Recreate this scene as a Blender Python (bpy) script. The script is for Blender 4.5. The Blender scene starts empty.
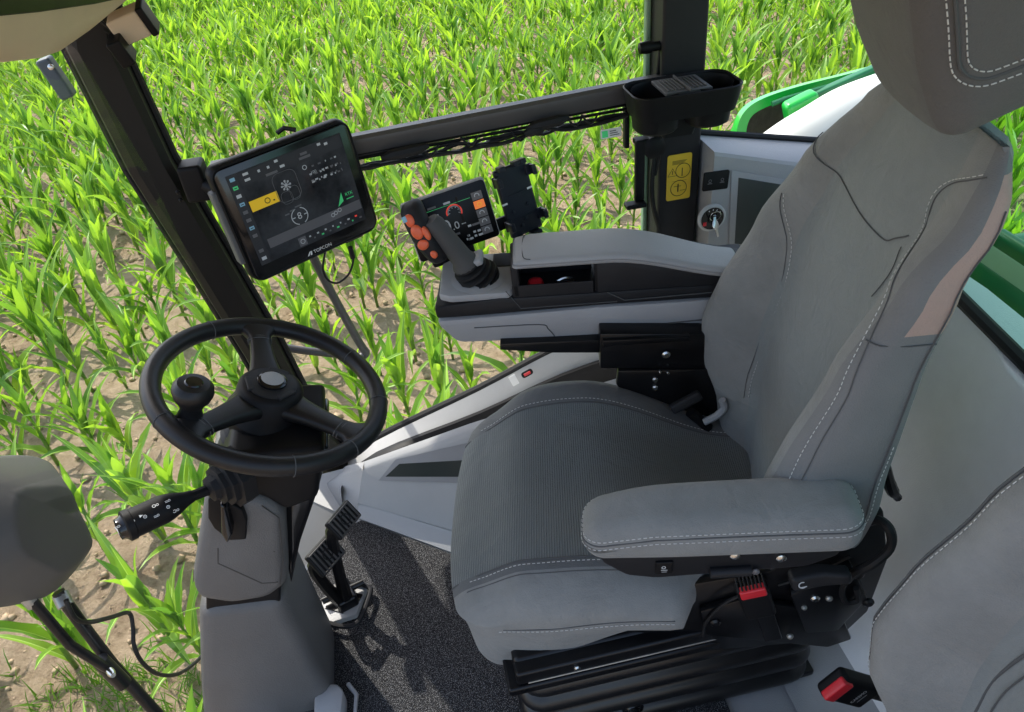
import bpy, bmesh, math, random
from mathutils import Vector as V, Matrix as Mx
R=math.radians; PI=math.pi
rnd=random.Random(7)
sc=bpy.context.scene
COL=sc.collection
# ------------------------------------------------------------------ camera (tripod-like position in the left door opening)
CAMP=V((-.28,-.945,1.54)); FOC=745.0; W,H=1024,712
_y,_p,_r=R(7),R(37),R(6.5)
_f=V((math.sin(_y)*math.cos(_p),math.cos(_y)*math.cos(_p),-math.sin(_p)))
_R=V((math.cos(_y),-math.sin(_y),0)); _U=_R.cross(_f)
_R2=_R*math.cos(_r)-_U*math.sin(_r); _U2=_R*math.sin(_r)+_U*math.cos(_r)
cd=bpy.data.cameras.new('camera'); cam=bpy.data.objects.new('camera',cd); COL.objects.link(cam)
cd.sensor_width=36; cd.lens=FOC/W*36; cd.clip_start=.02; cd.clip_end=600
m=Mx.Identity(4)
for i in range(3): m[i][0]=_R2[i]; m[i][1]=_U2[i]; m[i][2]=-_f[i]; m[i][3]=CAMP[i]
cam.matrix_world=m; sc.camera=cam
def _ray(x,y): return _f*FOC+_R2*(x-W/2)-_U2*(y-H/2)
def P(px_,py_,**k):
    (a,val),=k.items(); i='xyz'.index(a); d=_ray(px_,py_)
    return CAMP+d*((val-CAMP[i])/d[i])
def proj(p):
    v=p-CAMP; z=v.dot(_f)
    if z<.05: return None
    return (W/2+FOC*v.dot(_R2)/z,H/2-FOC*v.dot(_U2)/z,z)
SO=V((.1,0,0)); SA=R(-12)
_eu=V((math.cos(SA),math.sin(SA),0)); _ev=V((-math.sin(SA),math.cos(SA),0))
def S(x,y,**k):                                     # same, on a plane of the swivelled seat; returns seat coordinates
    (a,val),=k.items(); d=_ray(x,y); c=CAMP-SO
    if a=='v': t=(val-c.dot(_ev))/d.dot(_ev)
    elif a=='u': t=(val-c.dot(_eu))/d.dot(_eu)
    else: t=(val-CAMP.z)/d.z
    p=c+d*t
    return V((p.dot(_eu),p.dot(_ev),p.z))
# ------------------------------------------------------------------ materials
MATS={}
def mat(name,col,rough=.5,metal=0.,spec=.5,var=0.,vscale=8.,bump=0.,bscale=300.,bdist=.001,coat=0.,emit=0.,col2=None,sheen=0.,spots=None):
    M=bpy.data.materials.new(name); M.use_nodes=True; nt=M.node_tree; N=nt.nodes; L=nt.links
    b=N['Principled BSDF']; b.inputs['Base Color'].default_value=(*col,1); b.inputs['Roughness'].default_value=rough
    b.inputs['Metallic'].default_value=metal; b.inputs['Specular IOR Level'].default_value=spec
    b.inputs['Coat Weight'].default_value=coat; b.inputs['Sheen Weight'].default_value=sheen
    if emit: b.inputs['Emission Color'].default_value=(*col,1); b.inputs['Emission Strength'].default_value=emit
    tc=N.new('ShaderNodeTexCoord')
    if var:
        n=N.new('ShaderNodeTexNoise'); n.inputs['Scale'].default_value=vscale; n.inputs['Detail'].default_value=5; n.inputs['Roughness'].default_value=.65
        L.new(tc.outputs['Object'],n.inputs['Vector'])
        r=N.new('ShaderNodeValToRGB'); r.color_ramp.elements[0].position=.3; r.color_ramp.elements[1].position=.72
        c2=col2 or tuple(c*(1+var) for c in col); c1=tuple(c*(1-var) for c in col) if not col2 else col
        r.color_ramp.elements[0].color=(*c1,1); r.color_ramp.elements[1].color=(*c2,1)
        L.new(n.outputs['Fac'],r.inputs['Fac']); out=r.outputs['Color']
        mr=N.new('ShaderNodeMapRange'); mr.inputs['To Min'].default_value=max(.02,rough-.08); mr.inputs['To Max'].default_value=min(1,rough+.1)
        L.new(n.outputs['Fac'],mr.inputs['Value']); L.new(mr.outputs['Result'],b.inputs['Roughness'])
        if spots:
            n2=N.new('ShaderNodeTexNoise'); n2.inputs['Scale'].default_value=spots[0]; n2.inputs['Detail'].default_value=2
            L.new(tc.outputs['Object'],n2.inputs['Vector'])
            r2=N.new('ShaderNodeValToRGB'); r2.color_ramp.elements[0].position=spots[1]; r2.color_ramp.elements[1].position=spots[1]+.09
            L.new(n2.outputs['Fac'],r2.inputs['Fac'])
            mx=N.new('ShaderNodeMix'); mx.data_type='RGBA'; L.new(r2.outputs['Color'],mx.inputs['Factor'])
            L.new(out,mx.inputs['A']); mx.inputs['B'].default_value=(*spots[2],1); out=mx.outputs['Result']
        L.new(out,b.inputs['Base Color'])
    if bump:
        n=N.new('ShaderNodeTexNoise'); n.inputs['Scale'].default_value=bscale; n.inputs['Detail'].default_value=3
        L.new(tc.outputs['Object'],n.inputs['Vector'])
        bp=N.new('ShaderNodeBump'); bp.inputs['Strength'].default_value=bump; bp.inputs['Distance'].default_value=bdist
        L.new(n.outputs['Fac'],bp.inputs['Height']); L.new(bp.outputs['Normal'],b.inputs['Normal'])
    MATS[name]=M; return M
mat('fabric',(.222,.226,.218),.82,var=.12,vscale=11,bump=.5,bscale=480,bdist=.0020,sheen=.15,spec=.3)
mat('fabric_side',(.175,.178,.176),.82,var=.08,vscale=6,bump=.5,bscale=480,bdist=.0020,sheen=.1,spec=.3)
mat('fabric_warmlit',(.42,.30,.255),.82,var=.06,vscale=5,bump=.5,bscale=480,bdist=.0020,spec=.3)  # backrest edge only: warm reflected light put into the cloth colour
mat('fabric_shade',(.13,.133,.134),.82,var=.08,vscale=6,bump=.5,bscale=480,bdist=.0020,sheen=.1,spec=.3)  # darker cloth; on the far bolster, armrest shade put into the colour
mat('fabric_head',(.118,.115,.111),.85,var=.06,vscale=6,bump=.6,bscale=420,bdist=.002,sheen=.1,spec=.3)
mat('fabric_dark',(.145,.158,.157),.85,var=.06,vscale=6,bump=.6,bscale=420,bdist=.002,sheen=.15,spec=.3)
mat('fabric_panel',(.200,.216,.213),.82,var=.06,vscale=6,bump=.5,bscale=480,bdist=.0020,sheen=.15,spec=.3)
mat('seam',(.085,.087,.088),.9)
mat('column_seam',(.05,.047,.045),.6)
mat('thread',(.58,.58,.56),.8)
mat('light_plastic',(.47,.47,.465),.5,var=.07,vscale=4,bump=.5,bscale=450,bdist=.0014)
mat('mid_plastic',(.35,.35,.355),.5,var=.07,vscale=5,bump=.5,bscale=450,bdist=.0014)
mat('grey_wall',(.80,.79,.79),.42,var=.10,vscale=3,bump=.5,bscale=450,bdist=.0014)
mat('column_plastic',(.115,.113,.111),.5,var=.12,vscale=9,bump=.6,bscale=420,bdist=.0020)
mat('dark_plastic',(.018,.018,.020),.5,spec=.25,var=.15,vscale=9,bump=.3,bscale=800,bdist=.0006)
mat('black_plastic',(.006,.006,.007),.5,spec=.2,var=.2,vscale=9,bump=.2,bscale=700,bdist=.0005)
mat('rubber',(.011,.011,.012),.55,spec=.28,var=.15,vscale=12,bump=.2,bscale=500,bdist=.0005)
mat('leather',(.009,.009,.010),.4,spec=.35,var=.15,vscale=20,bump=.35,bscale=650,bdist=.0006)
mat('gloss_black',(.006,.006,.007),.16,spec=.55)
mat('black_metal',(.006,.006,.007),.3,spec=.35,var=.3,vscale=14,bump=.1,bscale=120,bdist=.0006)
mat('pillar_metal',(.010,.009,.008),.5,spec=.25)
mat('bar_metal',(.062,.058,.058),.42,var=.12,vscale=6,spec=.6)
mat('steel',(.62,.62,.6),.25,metal=1)
mat('worn_steel',(.42,.41,.38),.42,metal=.7,var=.2,vscale=30)
mat('carpet',(.019,.019,.021),.95,var=.35,vscale=90,bump=1.,bscale=420,bdist=.006,spots=(520,.54,(.24,.24,.245)),spec=.2)
mat('beige',(.62,.50,.36),.75,var=.06,vscale=5,bump=.3,bscale=600,bdist=.0008)
mat('red',(.62,.02,.03),.35)
mat('orange',(.80,.135,.05),.4)
mat('yellow',(.75,.48,.03),.45,var=.06,vscale=30)
mat('ink',(.04,.035,.01),.6)
mat('white',(.78,.78,.76),.5)
mat('pale_green',(.55,.68,.52),.35,var=.05)
mat('green_paint',(.012,.50,.06),.3,coat=.5,var=.05,vscale=3)
mat('dark_green',(.010,.16,.05),.35,coat=.3,var=.15,vscale=3)
mat('tank_white',(.74,.76,.72),.4,var=.05,vscale=3)
mat('tyre',(.055,.045,.04),.9,var=.3,vscale=20,bump=.6,bscale=40,bdist=.01)
mat('storage_dark',(.035,.045,.042),.35)
mat('ui_white',(.42,.44,.46),.4,emit=.12)
mat('ui_grey',(.10,.10,.108),.3,emit=.12)
mat('ui_dark',(.030,.032,.036),.2,emit=.2)
mat('ui_yellow',(.75,.47,.02),.4,emit=.22)
mat('ui_orange',(.85,.2,.04),.4,emit=.5)
mat('ui_red',(.8,.06,.04),.4,emit=.4)
mat('ui_green',(.05,.45,.15),.4,emit=.35)
mat('ui_blue',(.15,.3,.4),.4,emit=.3)
mat('screen',(.010,.010,.012),.10,spec=.6,var=.4,vscale=9,col2=(.075,.08,.088))  # paler mottling paints a reflected haze into the screen colour
mat('screen_small',(.003,.003,.004),.3,spec=.2)
mat('holder',(.012,.015,.024),.42,spec=.35,var=.2,vscale=9)
mat('edge_green',(.22,.36,.24),.4)
mat('mirror_plastic',(.066,.064,.062),.7,var=.08,vscale=4,bump=.3,bscale=500,bdist=.0008)
mat('blue_grey',(.06,.085,.11),.5)
mat('bellows',(.009,.009,.010),.32,spec=.5,var=.2,vscale=10)
mat('clod',(.52,.385,.265),.95,spec=.1,var=.25,vscale=30)
mat('soil',(.40,.285,.185),.95,spec=.1)
def wrinkle(M):
    nt=M.node_tree; N=nt.nodes; L=nt.links; b=N['Principled BSDF']
    tc=[n for n in N if n.type=='TEX_COORD'][0]; bp=[n for n in N if n.type=='BUMP'][0]
    n=N.new('ShaderNodeTexNoise'); n.inputs['Scale'].default_value=13; n.inputs['Detail'].default_value=4; n.inputs['Distortion'].default_value=1.2
    L.new(tc.outputs['Object'],n.inputs['Vector']); b2=N.new('ShaderNodeBump'); b2.inputs['Strength'].default_value=.55; b2.inputs['Distance'].default_value=.010
    L.new(n.outputs['Fac'],b2.inputs['Height']); L.new(b2.outputs['Normal'],bp.inputs['Normal'])
for k_ in('fabric','fabric_panel','fabric_head','fabric_dark','fabric_warmlit','fabric_shade'): wrinkle(MATS[k_])
def fabric_ribs(M):                                  # fine knit ribs across the cushion
    nt=M.node_tree; N=nt.nodes; L=nt.links; b=N['Principled BSDF']
    tc=[n for n in N if n.type=='TEX_COORD'][0]; bp=[n for n in N if n.type=='BUMP'][0]
    w=N.new('ShaderNodeTexWave'); w.bands_direction='X'; w.inputs['Scale'].default_value=70; w.inputs['Distortion'].default_value=.6; w.inputs['Detail Scale'].default_value=3
    L.new(tc.outputs['Object'],w.inputs['Vector'])
    b2=N.new('ShaderNodeBump'); b2.inputs['Strength'].default_value=.5; b2.inputs['Distance'].default_value=.0015
    L.new(w.outputs['Fac'],b2.inputs['Height']); L.new(bp.outputs['Normal'],b2.inputs['Normal']); L.new(b2.outputs['Normal'],b.inputs['Normal'])
    src=b.inputs['Base Color'].links[0].from_socket
    mx=N.new('ShaderNodeMix'); mx.data_type='RGBA'; mx.blend_type='MULTIPLY'; L.new(src,mx.inputs['A'])
    r=N.new('ShaderNodeMapRange'); r.inputs['To Min'].default_value=.86; r.inputs['To Max'].default_value=1.10
    L.new(w.outputs['Fac'],r.inputs['Value']); L.new(r.outputs['Result'],mx.inputs['B']); mx.inputs['Factor'].default_value=1
    L.new(mx.outputs['Result'],b.inputs['Base Color'])
fabric_ribs(MATS['fabric_dark'])
def soil_nodes(M):
    nt=M.node_tree; N=nt.nodes; L=nt.links; b=N['Principled BSDF']; tc=N.new('ShaderNodeTexCoord')
    def noise(s,d,ro=.6):
        n=N.new('ShaderNodeTexNoise'); n.inputs['Scale'].default_value=s; n.inputs['Detail'].default_value=d; n.inputs['Roughness'].default_value=ro
        L.new(tc.outputs['Object'],n.inputs['Vector']); return n
    a=noise(1.1,6); c=noise(14,8,.7); d=noise(55,6,.7)
    r=N.new('ShaderNodeValToRGB'); e=r.color_ramp.elements
    e[0].position=.34; e[0].color=(.30,.205,.13,1); e[1].position=.62; e[1].color=(.74,.57,.42,1)
    e2=r.color_ramp.elements.new(.48); e2.color=(.57,.425,.295,1)
    mx=N.new('ShaderNodeMix'); mx.data_type='FLOAT'; mx.inputs['Factor'].default_value=.55
    L.new(a.outputs['Fac'],mx.inputs['A']); L.new(c.outputs['Fac'],mx.inputs['B']); L.new(mx.outputs['Result'],r.inputs['Fac'])
    L.new(r.outputs['Color'],b.inputs['Base Color'])
    b1=N.new('ShaderNodeBump'); b1.inputs['Strength'].default_value=1; b1.inputs['Distance'].default_value=.09; L.new(c.outputs['Fac'],b1.inputs['Height'])
    b2=N.new('ShaderNodeBump'); b2.inputs['Strength'].default_value=1; b2.inputs['Distance'].default_value=.035; L.new(d.outputs['Fac'],b2.inputs['Height'])
    L.new(b1.outputs['Normal'],b2.inputs['Normal']); L.new(b2.outputs['Normal'],b.inputs['Normal'])
soil_nodes(MATS['soil'])
lerp_=lambda a,b,t:a+(b-a)*t
def leaf_mat(name,c_lo,c_hi,trans):
    M=bpy.data.materials.new(name); M.use_nodes=True; nt=M.node_tree; N=nt.nodes; L=nt.links
    b=N['Principled BSDF']; b.inputs['Roughness'].default_value=.42; b.inputs['Specular IOR Level'].default_value=.55
    g=N.new('ShaderNodeNewGeometry'); tc=N.new('ShaderNodeTexCoord'); oi=N.new('ShaderNodeObjectInfo')
    n=N.new('ShaderNodeTexNoise'); n.inputs['Scale'].default_value=3.; n.inputs['Detail'].default_value=3; L.new(g.outputs['Position'],n.inputs['Vector'])
    ad=N.new('ShaderNodeMath'); ad.operation='MULTIPLY_ADD'; L.new(g.outputs['Random Per Island'],ad.inputs[0]); ad.inputs[1].default_value=.55; 
    sb=N.new('ShaderNodeMath'); sb.operation='MULTIPLY'; L.new(n.outputs['Fac'],sb.inputs[0]); sb.inputs[1].default_value=.55
    L.new(sb.outputs[0],ad.inputs[2])
    r=N.new('ShaderNodeValToRGB'); e=r.color_ramp.elements; e[0].position=.12; e[0].color=(*c_lo,1); e[1].position=.88; e[1].color=(*c_hi,1); e2=r.color_ramp.elements.new(.42); e2.color=(*[lerp_(a_,b_,.42) for a_,b_ in zip(c_lo,c_hi)],1); e3=r.color_ramp.elements.new(.97); e3.color=(.52,.56,.20,1)
    L.new(ad.outputs[0],r.inputs['Fac']); L.new(r.outputs['Color'],b.inputs['Base Color'])
    t=N.new('ShaderNodeBsdfTranslucent')
    hs=N.new('ShaderNodeHueSaturation'); hs.inputs['Value'].default_value=1.6; hs.inputs['Saturation'].default_value=1.1; hs.inputs['Hue'].default_value=.485
    L.new(r.outputs['Color'],hs.inputs['Color']); L.new(hs.outputs['Color'],t.inputs['Color'])
    mx=N.new('ShaderNodeMixShader'); mx.inputs[0].default_value=trans
    L.new(b.outputs[0],mx.inputs[1]); L.new(t.outputs[0],mx.inputs[2]); L.new(mx.outputs[0],N['Material Output'].inputs['Surface'])
    MATS[name]=M
leaf_mat('leaf',(.042,.165,.032),(.37,.60,.075),.42)
leaf_mat('midrib',(.20,.40,.07),(.50,.72,.16),.3)
leaf_mat('stalk',(.12,.24,.04),(.20,.34,.07),.15)
leaf_mat('weed',(.06,.17,.02),(.2,.36,.05),.4)
def glass_mat(name,tint,refl):
    M=bpy.data.materials.new(name); M.use_nodes=True; nt=M.node_tree; N=nt.nodes; L=nt.links
    N.remove(N['Principled BSDF'])
    t=N.new('ShaderNodeBsdfTransparent'); t.inputs[0].default_value=(*tint,1)
    g=N.new('ShaderNodeBsdfGlossy'); g.inputs['Roughness'].default_value=.03
    fr=N.new('ShaderNodeFresnel'); fr.inputs['IOR'].default_value=1.45
    mu=N.new('ShaderNodeMath'); mu.operation='MULTIPLY'; mu.inputs[1].default_value=refl; L.new(fr.outputs[0],mu.inputs[0])
    mx=N.new('ShaderNodeMixShader'); L.new(mu.outputs[0],mx.inputs[0]); L.new(t.outputs[0],mx.inputs[1]); L.new(g.outputs[0],mx.inputs[2])
    L.new(mx.outputs[0],N['Material Output'].inputs['Surface']); MATS[name]=M
glass_mat('glass',(.985,.99,.985),.04)
glass_mat('glass_tint',(.50,.78,.58),.5)
# ------------------------------------------------------------------ mesh kit
def frame(o,x,y):
    x=V(x).normalized(); z=x.cross(V(y)).normalized(); y=z.cross(x)
    M=Mx.Identity(4)
    for i in range(3): M[i][0]=x[i]; M[i][1]=y[i]; M[i][2]=z[i]; M[i][3]=o[i]
    return M
def along(o,d):
    d=V(d).normalized(); a=V((0,0,1)) if abs(d.z)<.9 else V((1,0,0))
    x=a.cross(d).normalized(); return frame(o,x,d.cross(x))
def T(x,y,z,rx=0,ry=0,rz=0): return Mx.Translation((x,y,z))@Mx.Rotation(rz,4,'Z')@Mx.Rotation(ry,4,'Y')@Mx.Rotation(rx,4,'X')
class MB:
    def __init__(s,*mats): s.v=[]; s.f=[]; s.m=[]; s.mats=list(mats)
    def mi(s,m):
        if m is None: return 0
        if m not in s.mats: s.mats.append(m)
        return s.mats.index(m)
    def add(s,vs,fs,m=None,M=None):
        o=len(s.v); i=s.mi(m)
        s.v+=[(M@V(p)) if M else V(p) for p in vs]
        for f in fs: s.f.append([a+o for a in f]); s.m.append(i)
        return s
    def rbox(s,size,r=.01,M=None,m=None,n=2,k=3,fn=None,mf=None):
        hs=[a/2 for a in size]; r=min(r,min(hs)*.999); n=n if isinstance(n,(tuple,list)) else (n,)*3
        ax=[]
        for h,nn in zip(hs,n):
            c=[ -h+r*(1-math.cos(t*PI/2/k))*1.0 for t in range(k)]
            c=[ -h+r*(1-math.tan(PI/4*(1-t/k))) for t in range(k)]
            mid=[-h+r+(2*h-2*r)*t/nn for t in range(nn+1)]
            ax.append(c+mid+[-a for a in reversed(c)])
        idx={}; vs=[]; fs=[]; raw=[]
        def vid(p):
            key=(round(p[0],6),round(p[1],6),round(p[2],6))
            if key not in idx:
                idx[key]=len(vs)
                q=V([max(-(h-r),min(h-r,c)) for c,h in zip(p,hs)]); d=V(p)-q
                raw.append(V(p)); q=q+d.normalized()*r if d.length>1e-9 else q
                vs.append(fn(q) if fn else q)
            return idx[key]
        for a in range(3):
            b,c=(a+1)%3,(a+2)%3
            for sg in(-1,1):
                for i in range(len(ax[b])-1):
                    for j in range(len(ax[c])-1):
                        q=[]
                        for (ii,jj) in((i,j),(i+1,j),(i+1,j+1),(i,j+1)):
                            p=[0,0,0]; p[a]=sg*hs[a]; p[b]=ax[b][ii]; p[c]=ax[c][jj]; q.append(vid(p))
                        fs.append(q if sg>0 else q[::-1])
        if mf is None: s.add(vs,fs,m,M)
        else:
            o=len(s.v); s.v+=[(M@p) if M else p for p in vs]
            for f in fs:
                c=sum((raw[a] for a in f),V((0,0,0)))/4
                s.f.append([a+o for a in f]); s.m.append(s.mi(mf(c)))
        return s
    def tube(s,path,r,n=8,m=None,closed=False,M=None,smooth=0):
        path=[V(p) for p in path]
        if smooth: path=spline(path,smooth,closed)
        rr=r if isinstance(r,(list,tuple)) else [r]*len(path)
        if len(rr)!=len(path): rr=[rr[min(len(rr)-1,int(i*(len(rr)-1)/(len(path)-1)+.5))] for i in range(len(path))]
        vs=[];fs=[];N=len(path); up=None
        for i,p in enumerate(path):
            a=path[(i-1)%N] if (i>0 or closed) else p; b=path[(i+1)%N] if (i<N-1 or closed) else p
            t=(b-a).normalized()
            if up is None: up=V((0,0,1)) if abs(t.z)<.9 else V((1,0,0))
            x=up.cross(t)
            if x.length<1e-5: x=V((1,.1,0)).cross(t)
            x.normalize(); y=t.cross(x); up=y
            for j in range(n):
                an=2*PI*j/n; vs.append(p+(x*math.cos(an)+y*math.sin(an))*rr[i])
        for i in range(N if closed else N-1):
            for j in range(n):
                a=i*n; b=((i+1)%N)*n; fs.append([a+j,a+(j+1)%n,b+(j+1)%n,b+j])
        if not closed: fs.append(list(range(n))[::-1]); fs.append([(N-1)*n+j for j in range(n)])
        return s.add(vs,fs,m,M)
    def lathe(s,prof,M=None,n=24,m=None,a0=0,a1=2*PI,cap=True):
        full=abs(a1-a0-2*PI)<1e-6; vs=[];fs=[];K=len(prof); nn=n if full else n+1
        for j in range(nn):
            an=a0+(a1-a0)*j/n
            for (r,z) in prof: vs.append((r*math.cos(an),r*math.sin(an),z))
        for j in range(n):
            a=j*K; b=((j+1)%nn)*K
            for i in range(K-1): fs.append([a+i,b+i,b+i+1,a+i+1])
        if full and cap:
            if prof[0][0]>1e-6: fs.append([j*K for j in range(nn)][::-1])
            if prof[-1][0]>1e-6: fs.append([j*K+K-1 for j in range(nn)])
        return s.add(vs,fs,m,M)
    def prism(s,pts,d,M=None,m=None,bev=.003,seg=2):
        bm=bmesh.new(); vs=[bm.verts.new((p[0],p[1],0)) for p in pts]; f=bm.faces.new(vs); f.normal_update()
        if f.normal.z<0: f.normal_flip()
        e=bmesh.ops.extrude_face_region(bm,geom=[f]); bmesh.ops.translate(bm,vec=(0,0,d),verts=[g for g in e['geom'] if isinstance(g,bmesh.types.BMVert)])
        bmesh.ops.recalc_face_normals(bm,faces=bm.faces)
        if bev: bmesh.ops.bevel(bm,geom=list(bm.edges),offset=bev,segments=seg,affect='EDGES',profile=.5,clamp_overlap=True)
        bm.verts.index_update()
        s.add([v.co.copy() for v in bm.verts],[[v.index for v in f.verts] for f in bm.faces],m,M); bm.free(); return s
    def loft(s,rings,m=None,M=None,cap=(True,True),closed=True,mf=None):
        n=len(rings[0]); vs=[p for r in rings for p in r]; o=len(s.v)
        s.v+=[(M@V(p)) if M else V(p) for p in vs]
        for i in range(len(rings)-1):
            for j in range(n if closed else n-1):
                k=(j+1)%n; s.f.append([o+i*n+j,o+i*n+k,o+(i+1)*n+k,o+(i+1)*n+j]); s.m.append(s.mi(mf(i,j) if mf else m))
        if closed:
            if cap[0]: s.f.append([o+j for j in range(n)][::-1]); s.m.append(s.mi(m or s.mats[0]))
            if cap[1]: s.f.append([o+(len(rings)-1)*n+j for j in range(n)]); s.m.append(s.mi(m or s.mats[0]))
        return s
    def text(s,t,size,M,m,align='CENTER',d=0):
        cu=bpy.data.curves.new('lettering','FONT'); cu.body=t; cu.size=size; cu.align_x=align; cu.align_y='CENTER'; cu.resolution_u=3
        o=bpy.data.objects.new('lettering',cu); me=o.to_mesh()
        s.add([v.co.copy() for v in me.vertices],[list(p.vertices) for p in me.polygons],m,M)
        o.to_mesh_clear(); bpy.data.objects.remove(o); bpy.data.curves.remove(cu); return s
    def rect(s,x0,y0,x1,y1,M,m): return s.add([(x0,y0,0),(x1,y0,0),(x1,y1,0),(x0,y1,0)],[[0,1,2,3]],m,M)
    def arc(s,cx,cy,r,w,a0,a1,M,m,n=16):
        vs=[];fs=[]
        for i in range(n+1):
            a=a0+(a1-a0)*i/n
            for q in(r-w/2,r+w/2): vs.append((cx+q*math.cos(a),cy+q*math.sin(a),0))
        for i in range(n): fs.append([2*i,2*i+1,2*i+3,2*i+2])
        return s.add(vs,fs,m,M)
    def stitch(s,path,nor=None,off=.0008,dash=.0050,gap=.0035,r=.00062,m='thread'):
        path=[V(p) for p in path]; acc=0; on=True; cur=path[0]; seg=[cur]; need=dash
        for a,b in zip(path,path[1:]):
            d=b-a; Ln=d.length
            if Ln<1e-7: continue
            pos=0
            while pos<Ln:
                st=min(need,Ln-pos); pos+=st; need-=st; p=a+d*(pos/Ln)
                if need<=1e-7:
                    if on: seg.append(p); s.tube([seg[0],seg[-1]],r,5,m); on=False; need=gap
                    else: on=True; need=dash; seg=[p]
        return s
    def build(s,name,parent=None,angle=38,**props):
        if name in('bolt','release_tab','panel_seam'):            # separate repeats become objects of their own
            par=list(range(len(s.v)))
            def fd(a):
                while par[a]!=a: par[a]=par[par[a]]; a=par[a]
                return a
            for f in s.f:
                for q in f[1:]: par[fd(q)]=fd(f[0])
            groups={}
            for f,mi in zip(s.f,s.m): groups.setdefault(fd(f[0]),[]).append((f,mi))
            if len(groups)>1:
                for g in groups.values():
                    b=MB(*s.mats); mp={}
                    for f,mi in g:
                        nf=[]
                        for q in f:
                            if q not in mp: mp[q]=len(b.v); b.v.append(s.v[q])
                            nf.append(mp[q])
                        b.f.append(nf); b.m.append(mi)
                    o=b.build(name,parent,angle,**props)
                return o
        me=bpy.data.meshes.new(name); me.from_pydata([tuple(p) for p in s.v],[],s.f)
        for k in s.mats: me.materials.append(MATS[k])
        me.polygons.foreach_set('material_index',s.m); me.polygons.foreach_set('use_smooth',[True]*len(s.f))
        me.update(); 
        bm=bmesh.new(); bm.from_mesh(me); bmesh.ops.recalc_face_normals(bm,faces=bm.faces); bm.to_mesh(me); bm.free()
        me.set_sharp_from_angle(angle=R(angle))
        o=bpy.data.objects.new(name,me); COL.objects.link(o)
        if parent: o.parent=parent
        for k,v in props.items(): o[k]=v
        return o
def spline(pts,k=6,closed=False):
    n=len(pts); out=[]
    rng=range(n) if closed else range(n-1)
    for i in rng:
        g=lambda j: pts[j%n] if closed else pts[max(0,min(n-1,j))]
        p0,p1,p2,p3=g(i-1),g(i),g(i+1),g(i+2)
        for t in range(k):
            t=t/k; out.append(.5*((2*p1)+(p2-p0)*t+(2*p0-5*p1+4*p2-p3)*t*t+(3*p1-p0-3*p2+p3)*t**3))
    if not closed: out.append(pts[-1])
    return out
def thing(name,label,cat,loc=(0,0,0),rz=0,group=None):
    o=bpy.data.objects.new(name,None); COL.objects.link(o); o.location=loc; o.rotation_euler=(0,0,rz); o.empty_display_size=.05
    o['label']=label; o['category']=cat
    if group: o['group']=group
    return o
def tag(o,label,cat,group=None):
    o['label']=label; o['category']=cat
    if group: o['group']=group
    return o
def rrect(w,h,r,n=5,cx=0,cy=0):
    out=[]
    for (sx,sy,a) in((1,1,0),(-1,1,PI/2),(-1,-1,PI),(1,-1,1.5*PI)):
        for i in range(n+1):
            t=a+PI/2*i/n; out.append((cx+sx*(w/2-r)+r*math.cos(t),cy+sy*(h/2-r)+r*math.sin(t)))
    return out
def lerp(a,b,t): return a+(b-a)*t
def interp(tab,x):
    if x<=tab[0][0]: return tab[0][1]
    for (a,b),(c,d) in zip(tab,tab[1:]):
        if x<=c:
            t=(x-a)/(c-a); t=t*t*(3-2*t)*.5+t*.5; return b+(d-b)*t
    return tab[-1][1]
def bolt(mb,M,r=.008,h=.006,m='steel'): mb.lathe([(0,h),(r*.6,h),(r,h*.55),(r,0)][::-1],M,12,m)
# ================================================================== CAB SHELL
YW=.72
cab=thing('vehicle_cab','farm cab with dark pillars, grey side trim, beige front header and green rear fender','vehicle cab',(0,0,0))
def seg_plane(pts,y): return [P(px,py,y=y) for px,py in pts]
# far front pillar, leaning
mb=MB('pillar_metal')
pa=[V((-.79,.70,1.50)),V((-.785,.70,1.36)),P(92,45,y=.70),P(150,165,y=.70),P(205,255,y=.70),P(262,350,y=.70),P(302,425,y=.70),V((-.640,.70,.06)),V((-.635,.70,-.12))]
rings=[]
for i,p in enumerate(pa):
    t=(pa[min(i+1,len(pa)-1)]-pa[max(i-1,0)]).normalized(); xx=V((0,1,0)).cross(t).normalized()
    if xx.x<0: xx=-xx
    w=lerp(.098,.088,i/8)
    prof=[(-w/2,.035),(-w/2,-.005),(-w/2+.012,-.03),(-w/2+.032,-.04),(w/2-.012,-.03),(w/2,-.012),(w/2,.035)]
    rings.append([p+xx*a+V((0,b,0)) for a,b in prof])
mb.loft(rings); pillar=mb.build('front_pillar',cab,30)
mb=MB('rubber')
for k,(a,b) in enumerate([(-.055,.012),(.05,.02)]):
    pth=[]
    for i,p in enumerate(pa):
        t=(pa[min(i+1,len(pa)-1)]-pa[max(i-1,0)]).normalized(); xx=V((0,1,0)).cross(t).normalized()
        if xx.x<0: xx=-xx
        pth.append(p+xx*a+V((0,b,0)))
    mb.tube(pth,.009,8)
mb.build('window_seal',pillar)
mb=MB('black_metal')
for (x,y) in((178,192),(181,200)):
    bolt(mb,along(P(x,y,y=.655),(0.3,-1,0)),.005,.004,'black_metal')
mb.build('bolt',pillar)
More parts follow.
